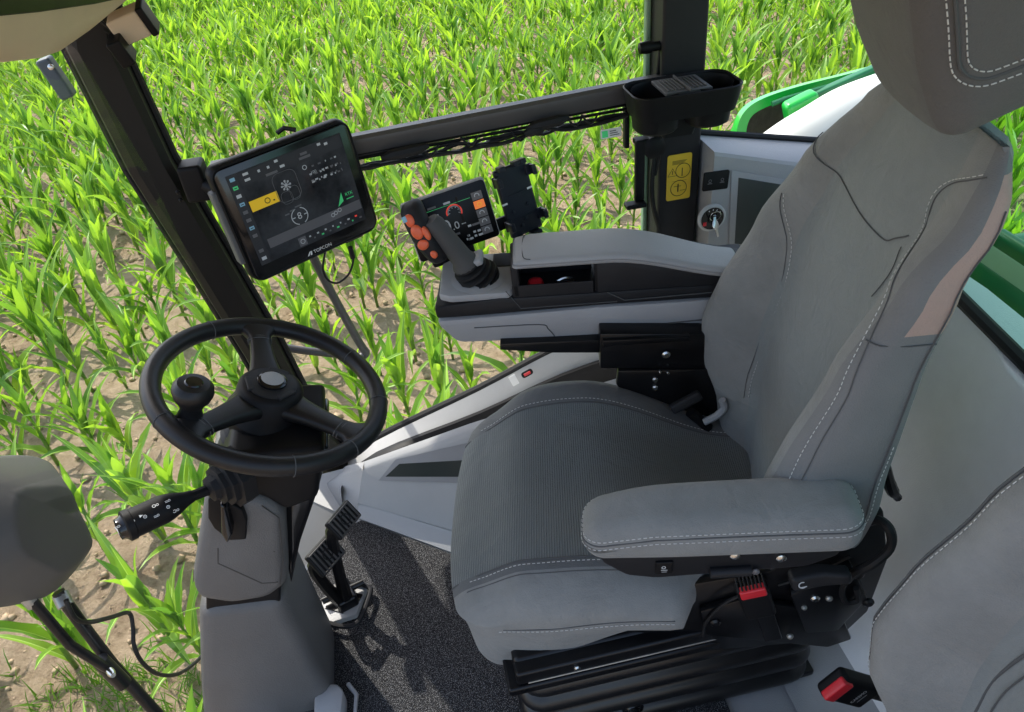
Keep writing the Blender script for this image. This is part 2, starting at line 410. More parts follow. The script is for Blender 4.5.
# rear pillar
pl,pr_=P(661,100,y=YW),P(704,100,y=YW)
bx0,bx1=pl.x,pr_.x
mb=MB('dark_plastic')
mb.rbox((bx1-bx0,.09,1.25),.008,T((bx0+bx1)/2,YW+.045,1.0))
rp=mb.build('rear_pillar',cab)
mb=MB('pale_green','green_paint')
mb.rbox((.010,.05,1.22),.004,T(bx1+.006,YW+.06,1.0),'green_paint'); mb.rbox((.012,.02,1.22),.004,T(bx0-.007,YW+.085,1.0),'edge_green')
mb.build('pillar_edge',rp)
mb=MB('rubber'); mb.tube([(bx1+.02,YW+.09,.45),(bx1+.02,YW+.09,1.6)],.009); mb.build('window_seal',rp)
st0,st1=P(666,153,y=YW-.002),P(691,200,y=YW-.002)
mb=MB('yellow'); Ms=frame(((st0.x+st1.x)/2,YW-.0015,(st0.z+st1.z)/2),(1,0,0),(0,0,1)); sw,sh=(st1.x-st0.x)*.88,(st0.z-st1.z)*.88
mb.prism(rrect(sw,sh,.006),.0015,Ms,bev=0)
Mi=Ms@T(0,0,.0022)
mb.arc(-sw*.28,sh*.10,.0135,.0022,R(90),R(450),Mi,'ink',3); mb.rect(-sw*.28-.001,sh*.08,-sw*.28+.001,sh*.16,Mi,'ink')
for (cx,cy,r) in((sw*.15,sh*.14,.019),(0,-sh*.24,.021)):
    mb.arc(cx,cy,r,.0018,0,2*PI,Mi,'ink',18)
for k in range(5): mb.rect(-sw*.3,sh*(.36-k*.018),sw*.3-k*.003,sh*(.368-k*.018),Mi,'ink')
for (a,b,c,d) in((-.3,-.08,.32,-.075),(-.2,-.2,.1,-.19),(-.05,-.32,.0,-.14),(.05,-.3,.28,-.29),(.1,.02,.14,.2)): mb.rect(a*sw,b*sh,c*sw,d*sh,Mi,'ink')
mb.build('warning_sticker',rp)['label']='yellow warning sticker with black triangle and diagrams'
# horizontal window bar
b0,b1=P(215,180,y=YW),P(660,93,y=YW)
bz=0
mb=MB('bar_metal')
xa,xb=b0.x,bx0+.01
prof=[(0,-.046),(-.006,-.040),(-.012,-.012),(-.010,-.002),(0,.004),(.022,.004),(.026,-.02),(.022,-.046)]
z0,z1=P(330,143,y=YW).z,P(630,84,y=YW).z
rings=[[V((x,YW+a,z0+(z1-z0)*(x-P(330,155,y=YW).x)/(P(630,93,y=YW).x-P(330,155,y=YW).x)+b)) for a,b in prof] for x in(xa,0,xb)]
mb.loft(rings); bar=mb.build('window_bar',cab,25)
mb=MB('black_plastic')
for dz in(.030,.040): mb.tube([(xa,YW-.004,z0-dz-.012),(xb,YW-.004,z1-dz-.012)],.0035,6)
mb.build('trim_strip',bar)
# cables slung under the bar
cb=MB('rubber')
def bp(x,dz,dy=-.02): return V((x,YW+dy,lerp(z0,z1,(x+.4)/.66)-.046-dz))
x0=P(380,155,y=YW).x; x1=P(625,110,y=YW).x
r2=random.Random(3)
for k in range(4):
    pts=[bp(lerp(x0-.12,x1,t/14),.008+r2.random()*.018,-.005-.012*k/3) for t in range(15)]
    cb.tube(pts,.0036+.001*(k%2),6,smooth=4)
for (px,py,w) in((405,152,.11),(548,123,.10),(535,130,.05)):
    p=P(px,py,y=YW-.03); cb.tube([p+V((-w/2,0,-.006)),p+V((-w/4,0,-.002)),p+V((w/4,0,.002)),p+V((w/2,0,.006))],[.006,.013,.013,.006],8)
for (px,py) in((430,150),(470,140),(520,135),(575,120),(590,118)):
    p=P(px,py,y=YW-.03); cb.tube([p+V((-.02,0,.01)),p+V((0,-.005,-.012)),p+V((.02,0,.008))],.0025,6,smooth=4)
tag(cb.build('cable_harness'),'bundle of thin black cables slung under the horizontal window bar','cable')
mb=MB('white','ui_green'); q=P(611,133,y=YW-.02); Mt=frame(q,(1,0,.03),(0,0,1)); mb.prism(rrect(.05,.022,.003),.001,Mt,bev=0); mb.rect(-.022,-.008,-.008,.008,Mt@T(0,0,.0015),'ui_green')
for k in range(3): mb.rect(-.003,-.006+k*.005,.02-k*.004,-.004+k*.005,Mt@T(0,0,.0015),'seam')
tag(mb.build('tag'),'small white tag hanging under the window bar beside the rear pillar','tag')
# side trim strips on the far wall
def strip(name,rows,m,parent,sub=6,thick=.0):
    mb=MB(m); vs=[];fs=[]; k=len(rows[0])
    for r in rows: vs+=r
    for i in range(len(rows)-1):
        for j in range(k-1): fs.append([i*k+j,i*k+j+1,(i+1)*k+j+1,(i+1)*k+j])
    mb.add(vs,fs); return mb.build(name,parent,30)
def densify(pts,n=5):
    return spline([V(p) for p in pts],n)
D=lambda r: densify(r,4)
floorl=[V((-.57,.484,0)),V((-.331,.30,0)),V((-.16,.235,0)),V((.05,.22,0))]
crease=[V((-.563,.479,.066)),V((-.329,.297,.080)),V((-.16,.230,.088)),V((.05,.214,.09))]
topedge=[P(363,468,y=.50),P(470,430,y=.415),P(560,402,y=.40),P(640,378,y=.40)]
ledge=[P(375,456,y=.60)+V((0,0,-.02)),P(470,429,y=.60)+V((0,0,-.03)),P(560,398,y=.60)+V((0,0,-.03)),P(640,372,y=.60)+V((0,0,-.03))]
_n=(topedge[1]-topedge[0]).cross(crease[0]-topedge[0]).normalized()
_d=_ray(452,534); crease[1]=CAMP+_d*((topedge[0]-CAMP).dot(_n)/_d.dot(_n))
inw=lambda r,o:[p+V(o) for p in r]
sp=strip('side_panel',[floorl,inw(floorl,(-.002,-.003,.012)),inw(crease,(0,0,-.003)),inw(crease,(.003,.005,.002)),[lerp(p,q,.04) for p,q in zip(crease,topedge)],[lerp(p,q,.92) for p,q in zip(crease,topedge)],[lerp(p,q,.98)+V((.002,.006,0)) for p,q in zip(crease,topedge)],inw(topedge,(.004,.02,.003)),ledge],'light_plastic',cab)
sp['label']='light grey moulded side panel with storage slot'
mb=MB('mid_plastic'); K=[V((-.665,.57,0)),V((-.655,.575,.07)),P(333,477,y=.60),P(346,466,y=.64)]; A_c=[floorl[0],crease[0],topedge[0],topedge[0]+V((.004,.02,.003)),ledge[0]]
mb.add(K+A_c,[[0,4,5,1],[1,5,6,2],[2,6,7,3],[3,7,8]]); mb.build('corner_trim',sp,60)
# storage slot in the panel
mb=MB('mid_plastic','storage_dark')
def onpan(px,py,off=0):
    a,b,c=topedge[0],topedge[1],crease[0]; n=(b-a).cross(c-a).normalized(); n=n if n.y<0 else -n
    d=_ray(px,py); t=(a-CAMP).dot(n)/d.dot(n); return CAMP+d*t+n*off
o1=[(379,480),(396,459),(470,442),(520,434),(520,484)]; o2=[(386,476),(400,463),(470,459),(514,456),(514,476)]
mb.loft([[onpan(*p,off=.003) for p in o1],[onpan(*p,off=.0045) for p in o2]],'mid_plastic',cap=(False,False))
mb.loft([[onpan(*p,off=.004) for p in o2],[onpan(*p,off=.0041) for p in o2]],'storage_dark',cap=(False,True))
mb.build('storage_slot',sp)
W2=[(338,470),(376,441),(479,391),(545,356),(600,332)]; B1=[(338,486),(376,452),(479,411),(560,374),(640,346)]; B2=[(342,492),(376,460),(479,428),(560,398),(640,374)]
lo=strip('sill_trim',[D([P(x,y,y=.71) for x,y in W2]),D([P(x,y,y=.695) for x,y in W2]),D([P(x,y,y=.66) for x,y in B1])],'light_plastic',cab)
strip('trim_band',[D([P(x,y,y=.66) for x,y in B1]),D([P(x,y,y=.64)+V((0,0,-.01)) for x,y in B1]),D([P(x,y,y=.62) for x,y in B2])],'black_plastic',cab)
mb=MB('rubber'); mb.tube(D([P(x,y-3,y=.722) for x,y in W2]),.011,8); mb.build('window_seal',cab)
q=P(527,373,y=.665); Mt=frame(q,P(545,362,y=.67)-P(510,381,y=.66),V((0,.35,.9)))
mb=MB('black_plastic','red'); mb.prism(rrect(.034,.017,.007),.006,Mt,bev=.001); mb.rbox((.02,.008,.003),.0012,Mt@T(0,0,.0065),'red'); mb.build('push_button',lo)
mb=MB('white'); mb.prism(rrect(.02,.03,.002),.002,Mt@T(-.042,0,0),bev=0); mb.build('sticker',lo)
# front inner panel under the pillar (kick panel)
mb=MB('light_plastic')
kp=[(322,476),(345,468),(362,490),(360,520),(300,572),(296,640),(285,640),(296,560)]
fr=[P(322,474,y=.64),P(346,468,y=.60),V((-.60,.512,.10)),V((-.615,.515,0)),V((-.72,.36,0)),V((-.76,.15,0)),V((-.79,.12,.05)),V((-.80,.34,.09)),V((-.76,.55,.12))]
mb.add(fr,[[0,1,2,3,8],[3,4,7,8],[4,5,6,7]]); mb.build('kick_panel',cab,20)
# floor and mat
mb=MB('mid_plastic')
mb.prism([(-.80,-.90),(.72,-.90),(.72,.62),(-.60,.62),(-.76,.40),(-.84,.12),(-.86,-.10),(-.84,-.90)],.03,T(0,0,-.034),bev=.004)
mb.build('floor_pan',cab)
mb=MB('dark_green'); mb.prism([(-.66,-.86),(3.2,-.86),(3.2,.70),(-.50,.70),(-.64,.40)],1.0,T(0,0,-1.08),bev=.05,seg=3); mb.build('chassis',cab)  # unseen block under the floor, added to cut bounce light from the ground
mb=MB('carpet'); mb.prism([(-.74,-.30),(-.70,-.62),(.17,-.62),(.17,.34),(-.33,.29),(-.565,.475),(-.66,.44),(-.73,.30),(-.77,.05)],.010,T(0,0,.0),bev=.003)
fm=tag(mb.build('floor_mat'),'black carpet mat with grey flecks on the cab floor around the pedals','floor mat')
# rear wall, curved grey trim
mb=MB('grey_wall'); prof=[(.30,.004),(.38,.012),(.46,.06),(.53,.20),(.585,.42),(.61,.62),(.625,.75),(.64,.772),(.70,.778)]
prof=[(p.x,p.z) for p in spline([V((a,0,b)) for a,b in prof],4)]
ys=[-.95+i*.09 for i in range(18)]
def rwx(x,y,z): return x+.035*math.exp(-((y+.02)/.09)**2)*min(1,max(0,(z-.05)/.3))-.05*max(0,(-.35-y))*z
_wa,_wb=P(965,303,x=.655),P(1024,362,x=.655)
def rwz(z,y):
    k=lerp(_wa.z,_wb.z,(y-_wa.y)/(_wb.y-_wa.y))/.785
    return z*max(.5,min(k,1.04 if y<.3 else 1.04-.5*(y-.3)))
def rwz_old(z,y): return z*(1+.30*(y+.10)) if y<.1 else z*max(.90,1.06-.5*(y-.1))
mb.loft([[V((rwx(x,y,z),y,max(.004,rwz(z,y)))) for x,z in prof] for y in ys],closed=False,mf=lambda i,j:'mid_plastic' if j<7 else 'grey_wall'); rw=mb.build('rear_wall',cab,60)
mb=MB('rubber'); mb.tube([V((.655,y,rwz(.785,y))) for y in ys],.013,8); mb.build('window_seal',rw)
mb=MB('grey_wall'); mb.tube([P(893,575,x=.50),P(905,560,x=.52),P(888,630,x=.45)],.001,6)
# rear console right behind the seat
RC=MB('mid_plastic'); yf=.655
_ca,_cb=P(702,134,y=yf+.13),P(807,141,y=yf+.13); _fa,_fb=P(700,150,y=yf+.004),P(801,163,y=yf+.004)
def ctop(x): return lerp(_ca.z,_cb.z,(x-_ca.x)/(_cb.x-_ca.x))
def cface(x): return lerp(_fa.z,_fb.z,(x-_fa.x)/(_fb.x-_fa.x))
def rprof(x):
    t,f=ctop(x),cface(x)
    return [V((x,yf,.30)),V((x,yf,f-.008)),V((x,yf+.004,f)),V((x,yf+.012,lerp(f,t,.25))),V((x,yf+.045,lerp(f,t,.8))),V((x,yf+.075,lerp(f,t,.97))),V((x,yf+.13,t)),V((x,yf+.13,.30))]
RC.loft([rprof(x) for x in(bx1+.008,bx1+.012,.6,.8,1.0)]); rc=RC.build('rear_console',cab,25)
mb=MB('rubber'); mb.tube([V((x,yf+.125,ctop(x)+.006)) for x in(bx1,.55,.7,.85,1.0)],.008); mb.build('window_seal',rc)
def rq(px,py,off=0): 
    p=P(px,py,y=yf-off); return p
def rquad(mb,pts,off,m,depth=.004,bev=.0015):
    ps=[rq(*p,off=0) for p in pts]; mb.prism([(p.x,p.z) for p in ps][::1],depth,frame((0,yf-off,0),(1,0,0),(0,0,1)),m,bev)
mb=MB('mid_plastic','storage_dark'); rquad(mb,[(731,170),(800,182),(800,262),(728,255)],.0005,'mid_plastic',.003); rquad(mb,[(738,177),(800,187),(800,250),(734,243)],.001,'storage_dark',.004); mb.build('storage_lid',rc)
mb=MB('black_plastic','white'); a,b=rq(703,173),rq(727,187); c=(a+b)/2; Mt=frame((c.x,yf-.001,c.z),(1,0,-.04),(0,0,1)); ww,hh=b.x-a.x,a.z-b.z
mb.prism(rrect(ww,hh,.004),.005,Mt,bev=.001)
for sx in(-.24,.24):
    Mi=Mt@T(sx*ww,0,.0056); mb.arc(0,.002,.0035,.0012,0,2*PI,Mi,'ui_grey',10); mb.rect(-.006,-.006,.006,-.0045,Mi,'ui_grey'); mb.rect(-.004,-.0035,.004,-.0025,Mi,'ui_grey')
mb.build('switch_panel',rc)
c=rq(711,217); Mt=frame((c.x,yf-.001,c.z),(1,0,0),(0,0,1)); mb=MB('light_plastic','gloss_black','red','steel')
mb.lathe([(.037,0),(.037,.004),(.033,.008),(.030,.008)],Mt,28,'light_plastic'); mb.lathe([(.030,.004),(.030,.0085),(0.001,.0085)],Mt,28,'gloss_black')
mb.lathe([(.011,.0085),(.011,.016),(.001,.016)],Mt@T(.002,.0,0),16,'black_plastic'); mb.rbox((.009,.010,.003),.001,Mt@T(-.020,-.012,.009),'red')
for k in range(4):
    an=R(40+k*25); mb.rect(-.001,-.002,.001,.002,Mt@T(.024*math.cos(an),.024*math.sin(an),.009,0,0,an-PI/2),'ui_white')
mb.build('ignition_switch',rc)
mb=MB('steel'); mb.prism([(-.0035,.012),(.0035,.012),(.0035,0),(.007,-.004),(.009,-.014),(.005,-.022),(-.005,-.022),(-.009,-.014),(-.007,-.004),(-.0035,0)],.0025,Mt@T(.002,.0,.017,R(-25)),bev=.0004)
mb.tube([Mt@V((.002+.014*math.cos(a),.012+.014*math.sin(a),.020+.004*math.sin(a))) for a in[2*PI*i/20 for i in range(20)]],.0009,6,closed=True)
mb.prism([(-.004,0),(.004,0),(.003,-.030),(-.003,-.030)],.002,Mt@T(.006,-.018,.016,R(-10),0,R(12)),bev=.0003)
tag(mb.build('key_ring'),'silver ignition key on a ring hanging in the round starter switch','key')
# front header under the roof (beige liner, black lip)
Lr=[(-420,66),(-60,63),(0,61),(40,58),(60,51),(90,30),(126,-1),(140,-14)]; Ur=[(-420,76),(-60,24),(0,16),(40,12),(60,9),(95,4),(127,-3),(141,-16)]; Vr=[(-420,50),(-60,4),(0,-2),(40,-5),(60,-7),(95,-10),(127,-14),(141,-22)]
hr=[]
for l_,u_,v_ in zip(Lr,Ur,Vr):
    L0=P(*l_,x=-.735); U0=P(*u_,x=-.705); V0=P(*v_,x=-.70); q_=V((-.70,V0.y,1.61))
    hr.append([L0,lerp(L0,U0,.5)+V((.006,0,0)),U0,U0+V((.004,0,.001)),V0+V((.004,0,0)),q_,V((-.92,L0.y,1.61)),V((-.95,L0.y,L0.z+.05)),V((-.88,L0.y,L0.z+.004))])
mb=MB('beige','black_plastic'); mb.loft(hr,mf=lambda i,j:'black_plastic' if j in(2,3,4,5) else 'beige'); mb.build('front_header',cab,50)
mb=MB('beige'); mb.prism([(-1.06,-.70),(.66,-.70),(.66,1.42),(-1.06,1.42)],.12,T(0,0,1.60),bev=.03,seg=3); mb.build('roof',cab)  # unseen; right overhang stretched well past the cab to shade the floor
# corner bracket box + small outside bar beside the pillar
mb=MB('beige','black_plastic'); a=P(113,38,y=.66); b=P(150,22,y=.66); Mt=frame((a+b)/2,b-a,(0,-.25,1)); L_=(b-a).length
mb.rbox((L_*.8,.05,.045),.005,Mt@T(.004,.010,0),'beige'); mb.rbox((.014,.056,.05),.004,Mt@T(L_*.4+.010,.010,0),'black_plastic'); mb.rbox((L_*.35,.05,.05),.004,Mt@T(-L_*.35,-.012,.03),'black_plastic')
mb.build('corner_bracket',cab)
mb=MB('rubber'); mb.tube([P(x,y,y=.64) for x,y in((100,20),(117,36),(121,45),(113,50),(108,44))],.003,6,smooth=5); mb.tube([P(x,y,y=.645) for x,y in((104,30),(119,42),(117,50),(110,49))],.002,6,smooth=5); mb.build('cable',cab)
mb=MB('blue_grey'); a=P(43,58,y=.80); b=P(70,97,y=.80); mb.rbox((.032,.03,(b-a).length),.006,along((a+b)/2,b-a)); bolt(mb,along(P(51,67,y=.78),(0,-1,.2)),.006,.004); mb.build('outer_bracket',cab)
# window latch lever, hinge, hose by the rear pillar
la=lambda x,y,yy=.70: P(x,y,y=yy)
mb=MB('black_plastic'); 
mb.tube([la(640,112),la(640,128)],.016,10); a,b=la(640,140),la(639,200); mb.rbox((.024,.014,(a-b).length),.004,T((a.x+b.x)/2,.70,(a.z+b.z)/2)); 
c=la(634,203); mb.rbox((.052,.03,.012),.004,T(c.x,.69,c.z)); c=la(644,142); mb.rbox((.05,.03,.014),.004,T(c.x+.004,.71,c.z)); c=la(634,140); mb.rbox((.012,.02,.12),.004,T(c.x-.008,.735,c.z+.03))
mb.lathe([(.028,0),(.028,.02),(.02,.026)],along(la(652,145,.715),(0,-1,0)),16)
wl=mb.build('window_latch',cab)
mb=MB('rubber'); mb.tube([la(656,118,.705),la(655,150,.70),la(652,180,.70),la(653,205,.70),la(659,228,.71)],.006,7,smooth=5); mb.tube([la(661,118,.70),la(660,150,.695),la(655,175,.70)],.0045,7,smooth=5); mb.build('hose',cab)
mb=MB('black_plastic'); p=P(663,45,y=.74); mb.tube([p+V((-.03,0,0)),p+V((.03,0,0))],.011,12); mb.lathe([(.0,.03),(.012,.026),(.014,.01),(.014,0)][::-1],along(p+V((-.03,0,0)),(-1,0,0)),14); p2=P(655,62,y=.74); mb.tube([p+V((.005,0,.09)),p2+V((.002,0,-.08))],.005,8); mb.build('window_hinge',cab)
# outside stay (bent tube beyond the side window)
mb=MB('bar_metal'); mb.tube([P(x,y,y=.90) for x,y in((312,255),(330,290),(352,330),(362,347),(366,353),(358,357),(335,354),(300,350),(270,345))],.012,10,smooth=4)
tag(mb.build('outer_stay'),'bent dark grey tube stay outside the side window below the large terminal','stay')
# windows
mb=MB('glass'); A_=[P(100,40,y=.735),P(325,470,y=.735)]
mb.add([V((-.80,.735,1.58)),V((bx0,.735,1.58)),V((bx0,.735,.40)),V((-.60,.735,.0))],[[0,1,2,3]]); mb.build('side_window',cab)
mb=MB('glass'); mb.add([V((-.83,.69,1.4)),V((-.90,.3,1.38)),V((-.92,-.1,1.38)),V((-.90,-.85,1.4)),V((-.86,-.85,-.02)),V((-.88,-.1,-.02)),V((-.86,.12,-.02)),V((-.68,.66,-.02))],[[0,1,6,7],[1,2,5,6],[2,3,4,5]]); mb.build('windscreen',cab)
mb=MB('glass'); mb.add([V((bx1+.03,.77,1.58)),V((1.0,.77,1.58)),V((1.0,.77,.84)),V((bx1+.03,.77,.87))],[[0,1,2,3]]); mb.build('side_window',cab)
mb=MB('glass_tint'); mb.add([V((.70,-.93,1.58)),V((.70,.36,1.58)),V((.665,.36,.80)),V((.665,-.93,.55))],[[0,1,2,3]]); mb.build('rear_window',cab)
# rear green bodywork beyond the windows
mb=MB('green_paint','tyre'); yo=1.12
arc=[(737,156),(737,130),(745,111),(764,98),(800,86),(840,76),(880,66),(930,58)]
pts=spline([P(x,y,y=yo) for x,y in arc],5)
inner=[p+V((.010,0,-.035)) for p in pts]
rings=[]
for i,p in enumerate(pts):
    t=(pts[min(i+1,len(pts)-1)]-pts[max(i-1,0)]).normalized(); nn=V((-t.z,0,t.x)); nn=nn if nn.z>0 or nn.x<0 else -nn
    if nn.x>.0 and nn.z<0: nn=-nn
    rings.append([p,p+V((0,.03,-.006)),p+V((.03,.16,-.16)),p+V((.03,.15,-.17)),p+V((0,.03,-.02))-nn*.008,p+V((0,.02,0))-nn*.030,p-nn*.031])
mb.loft(rings); rf=mb.build('rear_fender',cab,30)
mb=MB('tyre'); bs=pts; vs=[p+V((.012,.05,-.02)) for p in bs]+[V((p.x+.012,yo+.05,.2)) for p in bs]; n=len(bs)
mb.add(vs,[[i,i+1,n+i+1,n+i] for i in range(n-1)]); mb.build('fender_liner',rf)
mb=MB('green_paint','dark_green'); a=P(795,105,y=1.05); mb.rbox((.10,.05,.07),.015,T(a.x+.02,1.05,a.z-.01,0,R(-18))); mb.tube([P(x,y,y=1.08) for x,y in((772,104),(785,99),(830,86))],.008,8,'dark_green'); mb.rbox((.25,.03,.03),.008,T(a.x+.15,1.07,a.z+.03,0,R(-16)),'dark_green'); mb.build('fender_bracket',rf)
mb=MB('tank_white'); tl=[(762,142),(790,122),(815,107),(840,92),(862,82),(890,72)]; tp=spline([P(x,y,y=.95) for x,y in tl],4)
rr_=[]
for p in tp: rr_.append([p+V((0,.06,-.02)),p+V((0,.0,0)),p+V((.02,-.05,-.02)),p+V((.05,-.085,-.07)),p+V((.09,-.09,-.15)),p+V((.10,-.05,-.3)),p+V((.10,.06,-.3))])
mb.loft(rr_); 
mb.build('fender_cover',cab,60)
mb=MB('dark_green','pale_green','green_paint','rubber'); 
mb.rbox((.9,1.15,.7),.06,T(1.42,-.15,.26),'dark_green'); mb.rbox((.9,.10,.03),.012,T(1.45,.15,.90),'green_paint'); mb.rbox((.06,.06,.9),.02,T(1.25,.08,.62),'dark_green')
p=P(1003,246,x=1.0); mb.rbox((.05,.26,.10),.03,T(p.x+.0,p.y-.08,p.z-.02,0,R(-10)),'pale_green'); mb.rbox((.03,.14,.055),.025,T(p.x-.016,p.y-.06,p.z+.02,0,R(-10)),'dark_green')
mb.rbox((.05,.5,.10),.02,T(1.15,-.1,.85),'dark_green'); mb.tube([(1.2,-.4,.78),(1.2,-.2,1.0),(1.2,.1,1.03),(1.25,.4,.98)],.018,8,'dark_green',smooth=5)
mb.build('rear_body',cab)
# ================================================================== STEERING COLUMN AND WHEEL
WC=V((-.559,.070,.795)); WN=V((.40,-.012,.917)).normalized()
def wp(px,py,off=0):
    d=_ray(px,py); c=WC+WN*off; t=(c-CAMP).dot(WN)/d.dot(WN); return CAMP+d*t
up=wp(252,325)-WC; up=up-WN*up.dot(WN); WM=frame(WC,WN.cross(up)*-1 if 0 else up.cross(WN),up)
wh=thing('steering_wheel','black leather three spoke steering wheel with spinner knob in front of the pillar','steering wheel',WC)
WI=Mx.Translation(-WC)@WM
RR=.1788
mb=MB('leather'); mb.tube([(RR*math.cos(2*PI*i/72),RR*math.sin(2*PI*i/72),0) for i in range(72)],.0157,14,closed=True,M=WI)
for a in(28,62+62-10,152+62-12,28+270-28,62-40+180+100,-14):
    an=R(a); c=V((RR*math.cos(an),RR*math.sin(an),0)); mb.tube([c+V((math.cos(an)*.0159*math.cos(t),math.sin(an)*.0159*math.cos(t),.0159*math.sin(t))) for t in[2*PI*k/16 for k in range(16)]],.0008,5,'seam',closed=True,M=WI)
rim=mb.build('rim',wh)
WMi=WM.inverted()
for (px,py) in((258,330),(196,428),(343,428)):
    q=WMi@wp(px,py); an=math.atan2(q.y,q.x); mb=MB('leather')
    e=V((math.cos(an),math.sin(an),0)); s=V((-e.y,e.x,0)); rings=[]
    for r,w,h,z in((.030,.034,.016,-.016),(.06,.026,.013,-.012),(.09,.021,.011,-.008),(.13,.018,.010,-.004),(.150,.021,.011,-.002),(.165,.032,.012,0),(.178,.042,.013,0)):
        rings.append([e*r+s*(w*math.copysign(abs(math.cos(t))**.7,math.cos(t)))+V((0,0,z+h*math.copysign(abs(math.sin(t))**.7,math.sin(t)))) for t in[2*PI*k/20 for k in range(20)]])
    mb.loft(rings,M=WI); 
    for rr_,ww in((.135,.020),(.141,.0205)):
        mb.tube([e*rr_+s*(ww*math.cos(t))+V((0,0,-.004+.0112*math.sin(t))) for t in[2*PI*k/16 for k in range(16)]],.0012,5,'seam',closed=True,M=WI)
    mb.build('spoke',wh)
mb=MB('black_plastic','gloss_black','dark_plastic'); mb.lathe([(.001,-.075),(.060,-.075),(.066,-.045),(.056,-.028),(.052,.004),(.046,.010),(.038,.012)],WI,32); 
mb.lathe([(.040,.010),(.040,.0135),(.026,.0165),(.0235,.0165)],WI,32,'dark_plastic'); mb.lathe([(.0235,.0165),(.0235,.020),(.020,.0225),(.001,.0228)],WI,28,'gloss_black'); 
mb.lathe([(.018,.0228),(.016,.0236),(.001,.0238)],WI,24,'mid_plastic')
for k in range(3): mb.rbox((.034,.012,.006),.002,WI@Mx.Rotation(R(30+120*k),4,'Z')@T(0,-.034,.012),'dark_plastic')
mb.build('hub',wh)
q=WMi@wp(190,417); KM=WI@T(q.x,q.y,.002)@Mx.Scale(.88,4)
mb=MB('black_plastic','leather','mid_plastic'); mb.lathe([(.016,-.012),(.024,-.008),(.020,.006),(.017,.016),(.022,.030),(.030,.042),(.034,.054),(.033,.064),(.026,.072),(.014,.074)],KM,26,'leather')
mb.lathe([(.015,.0738),(.013,.076),(.001,.0765)],KM,20,'gloss_black'); mb.rbox((.05,.022,.014),.005,WI@T(q.x-.004,q.y,-.004,0,0,R(20)),'black_plastic'); mb.build('spinner_knob',wh)
# column
sc_=thing('steering_column','dark grey steering column console with lower cover, rotary lever and multi switch stalk','steering column',(-.72,.05,0))
def CI(p): return p-V((-.72,.05,0))
def cprism(mb,pix,y0,y1,m,bev,seg=3):
    pts=[P(x,y,y=y0) for x,y in pix]; mb.prism([(p.x+.72,p.z) for p in pts],y1-y0,frame((0,y1-.05,0),(1,0,0),(0,0,1)),m,bev,seg)
mb=MB('column_plastic'); cprism(mb,[(197,611),(284,600),(334,700),(342,770),(206,775),(199,690)],-.035,.16,None,.030,4); lc=mb.build('lower_cover',sc_,40)
mb=MB('black_plastic'); cprism(mb,[(206,590),(280,585),(281,620),(206,625)],-.025,.13,None,.004); mb.build('inner_core',sc_)
mb=MB('column_plastic','mid_plastic'); cprism(mb,[(205,493),(262,500),(284,514),(288,588),(268,601),(232,607),(196,602),(191,585)],-.045,.15,None,.022,4); uc=mb.build('upper_cover',sc_,40)
mb=MB('column_seam'); 
def yp(pix,y): return [CI(P(a,b,y=y)) for a,b in pix]
mb.tube(yp([(262,506),(279,518),(283,560),(280,584)],-.0443),.0010,5); mb.tube(yp([(218,548),(218,563),(262,583),(278,582)],-.0443),.0016,5); mb.tube(yp([(245,538),(265,548),(275,552)],-.0443),.0008,5)
mb.build('panel_seam',uc)
mb=MB('gloss_black'); cprism(mb,[(262,455),(330,448),(319,490),(300,545),(291,588),(286,560),(286,508),(262,495)],.0,.14,None,.012); mb.build('side_cover',sc_,40)
mb=MB('black_plastic','rubber')
a=CI(WC-WN*.075); b=CI(P(250,500,y=.05)); mb.lathe([(.060,0),(.066,.01),(.060,.02),(.068,.03),(.062,.045),(.07,.06),(.07,.11)],along(a,-WN),24,'rubber')
cprism(mb,[(228,455),(325,448),(318,500),(286,512),(262,498),(210,492)],-.035,.14,'black_plastic',.012); mb.build('upper_shroud',sc_,40)
mb=MB('black_plastic'); cprism(mb,[(208,499),(219,497),(243,511),(247,522),(246,540),(229,541),(214,529),(208,519)],-.058,-.044,None,.003); dial=mb.build('switch_plate',sc_,30)
mb=MB('gloss_black'); cprism(mb,[(220,505),(226,508),(233,535),(227,545),(221,535)],-.082,-.056,None,.005); mb.build('rotary_lever',dial,40)
# stalk
s0=P(232,478,y=-.06); s1=P(207,491,y=-.085); s2=P(190,497,y=-.10); s3=P(124,527,y=-.15); ax=(s3-s2).normalized()
mb=MB('rubber'); d0=(s1-s0).normalized()
hexr=lambda r,k,c,x,y: [c+x*(r*math.cos(t))+y*(r*math.sin(t)) for t in[2*PI*i/8+PI/8 for i in range(8)]]
xx=V((0,0,1)).cross(d0).normalized(); yy=d0.cross(xx); rings=[]
Ls=(s1-s0).length
for t,r in((-.4,.048),(0,.048),(.12,.048),(.18,.039),(.38,.039),(.44,.031),(.62,.031),(.68,.022),(.9,.020),(1.0,.010)): rings.append([CI(p) for p in hexr(r,0,s0+d0*Ls*t,xx,yy)])
mb.loft(rings); mb.build('stalk_boot',sc_,30)
mb=MB('black_plastic','ui_grey','white'); L=(s3-s2).length; MM=along(CI(s2),ax)
mb.tube([CI(s1-d0*.01),CI(s2)],.0085,10); mb.lathe([(.0085,-.005),(.011,.006),(.0175,.022),(.0205,.034),(.0215,.04),(.0215,L-.012),(.023,L-.011),(.023,L-.002),(.020,L)],MM,24)
mb.lathe([(.020,L-.001),(.016,L+.004),(.0155,L+.008),(.001,L+.009)],MM,20,'gloss_black')
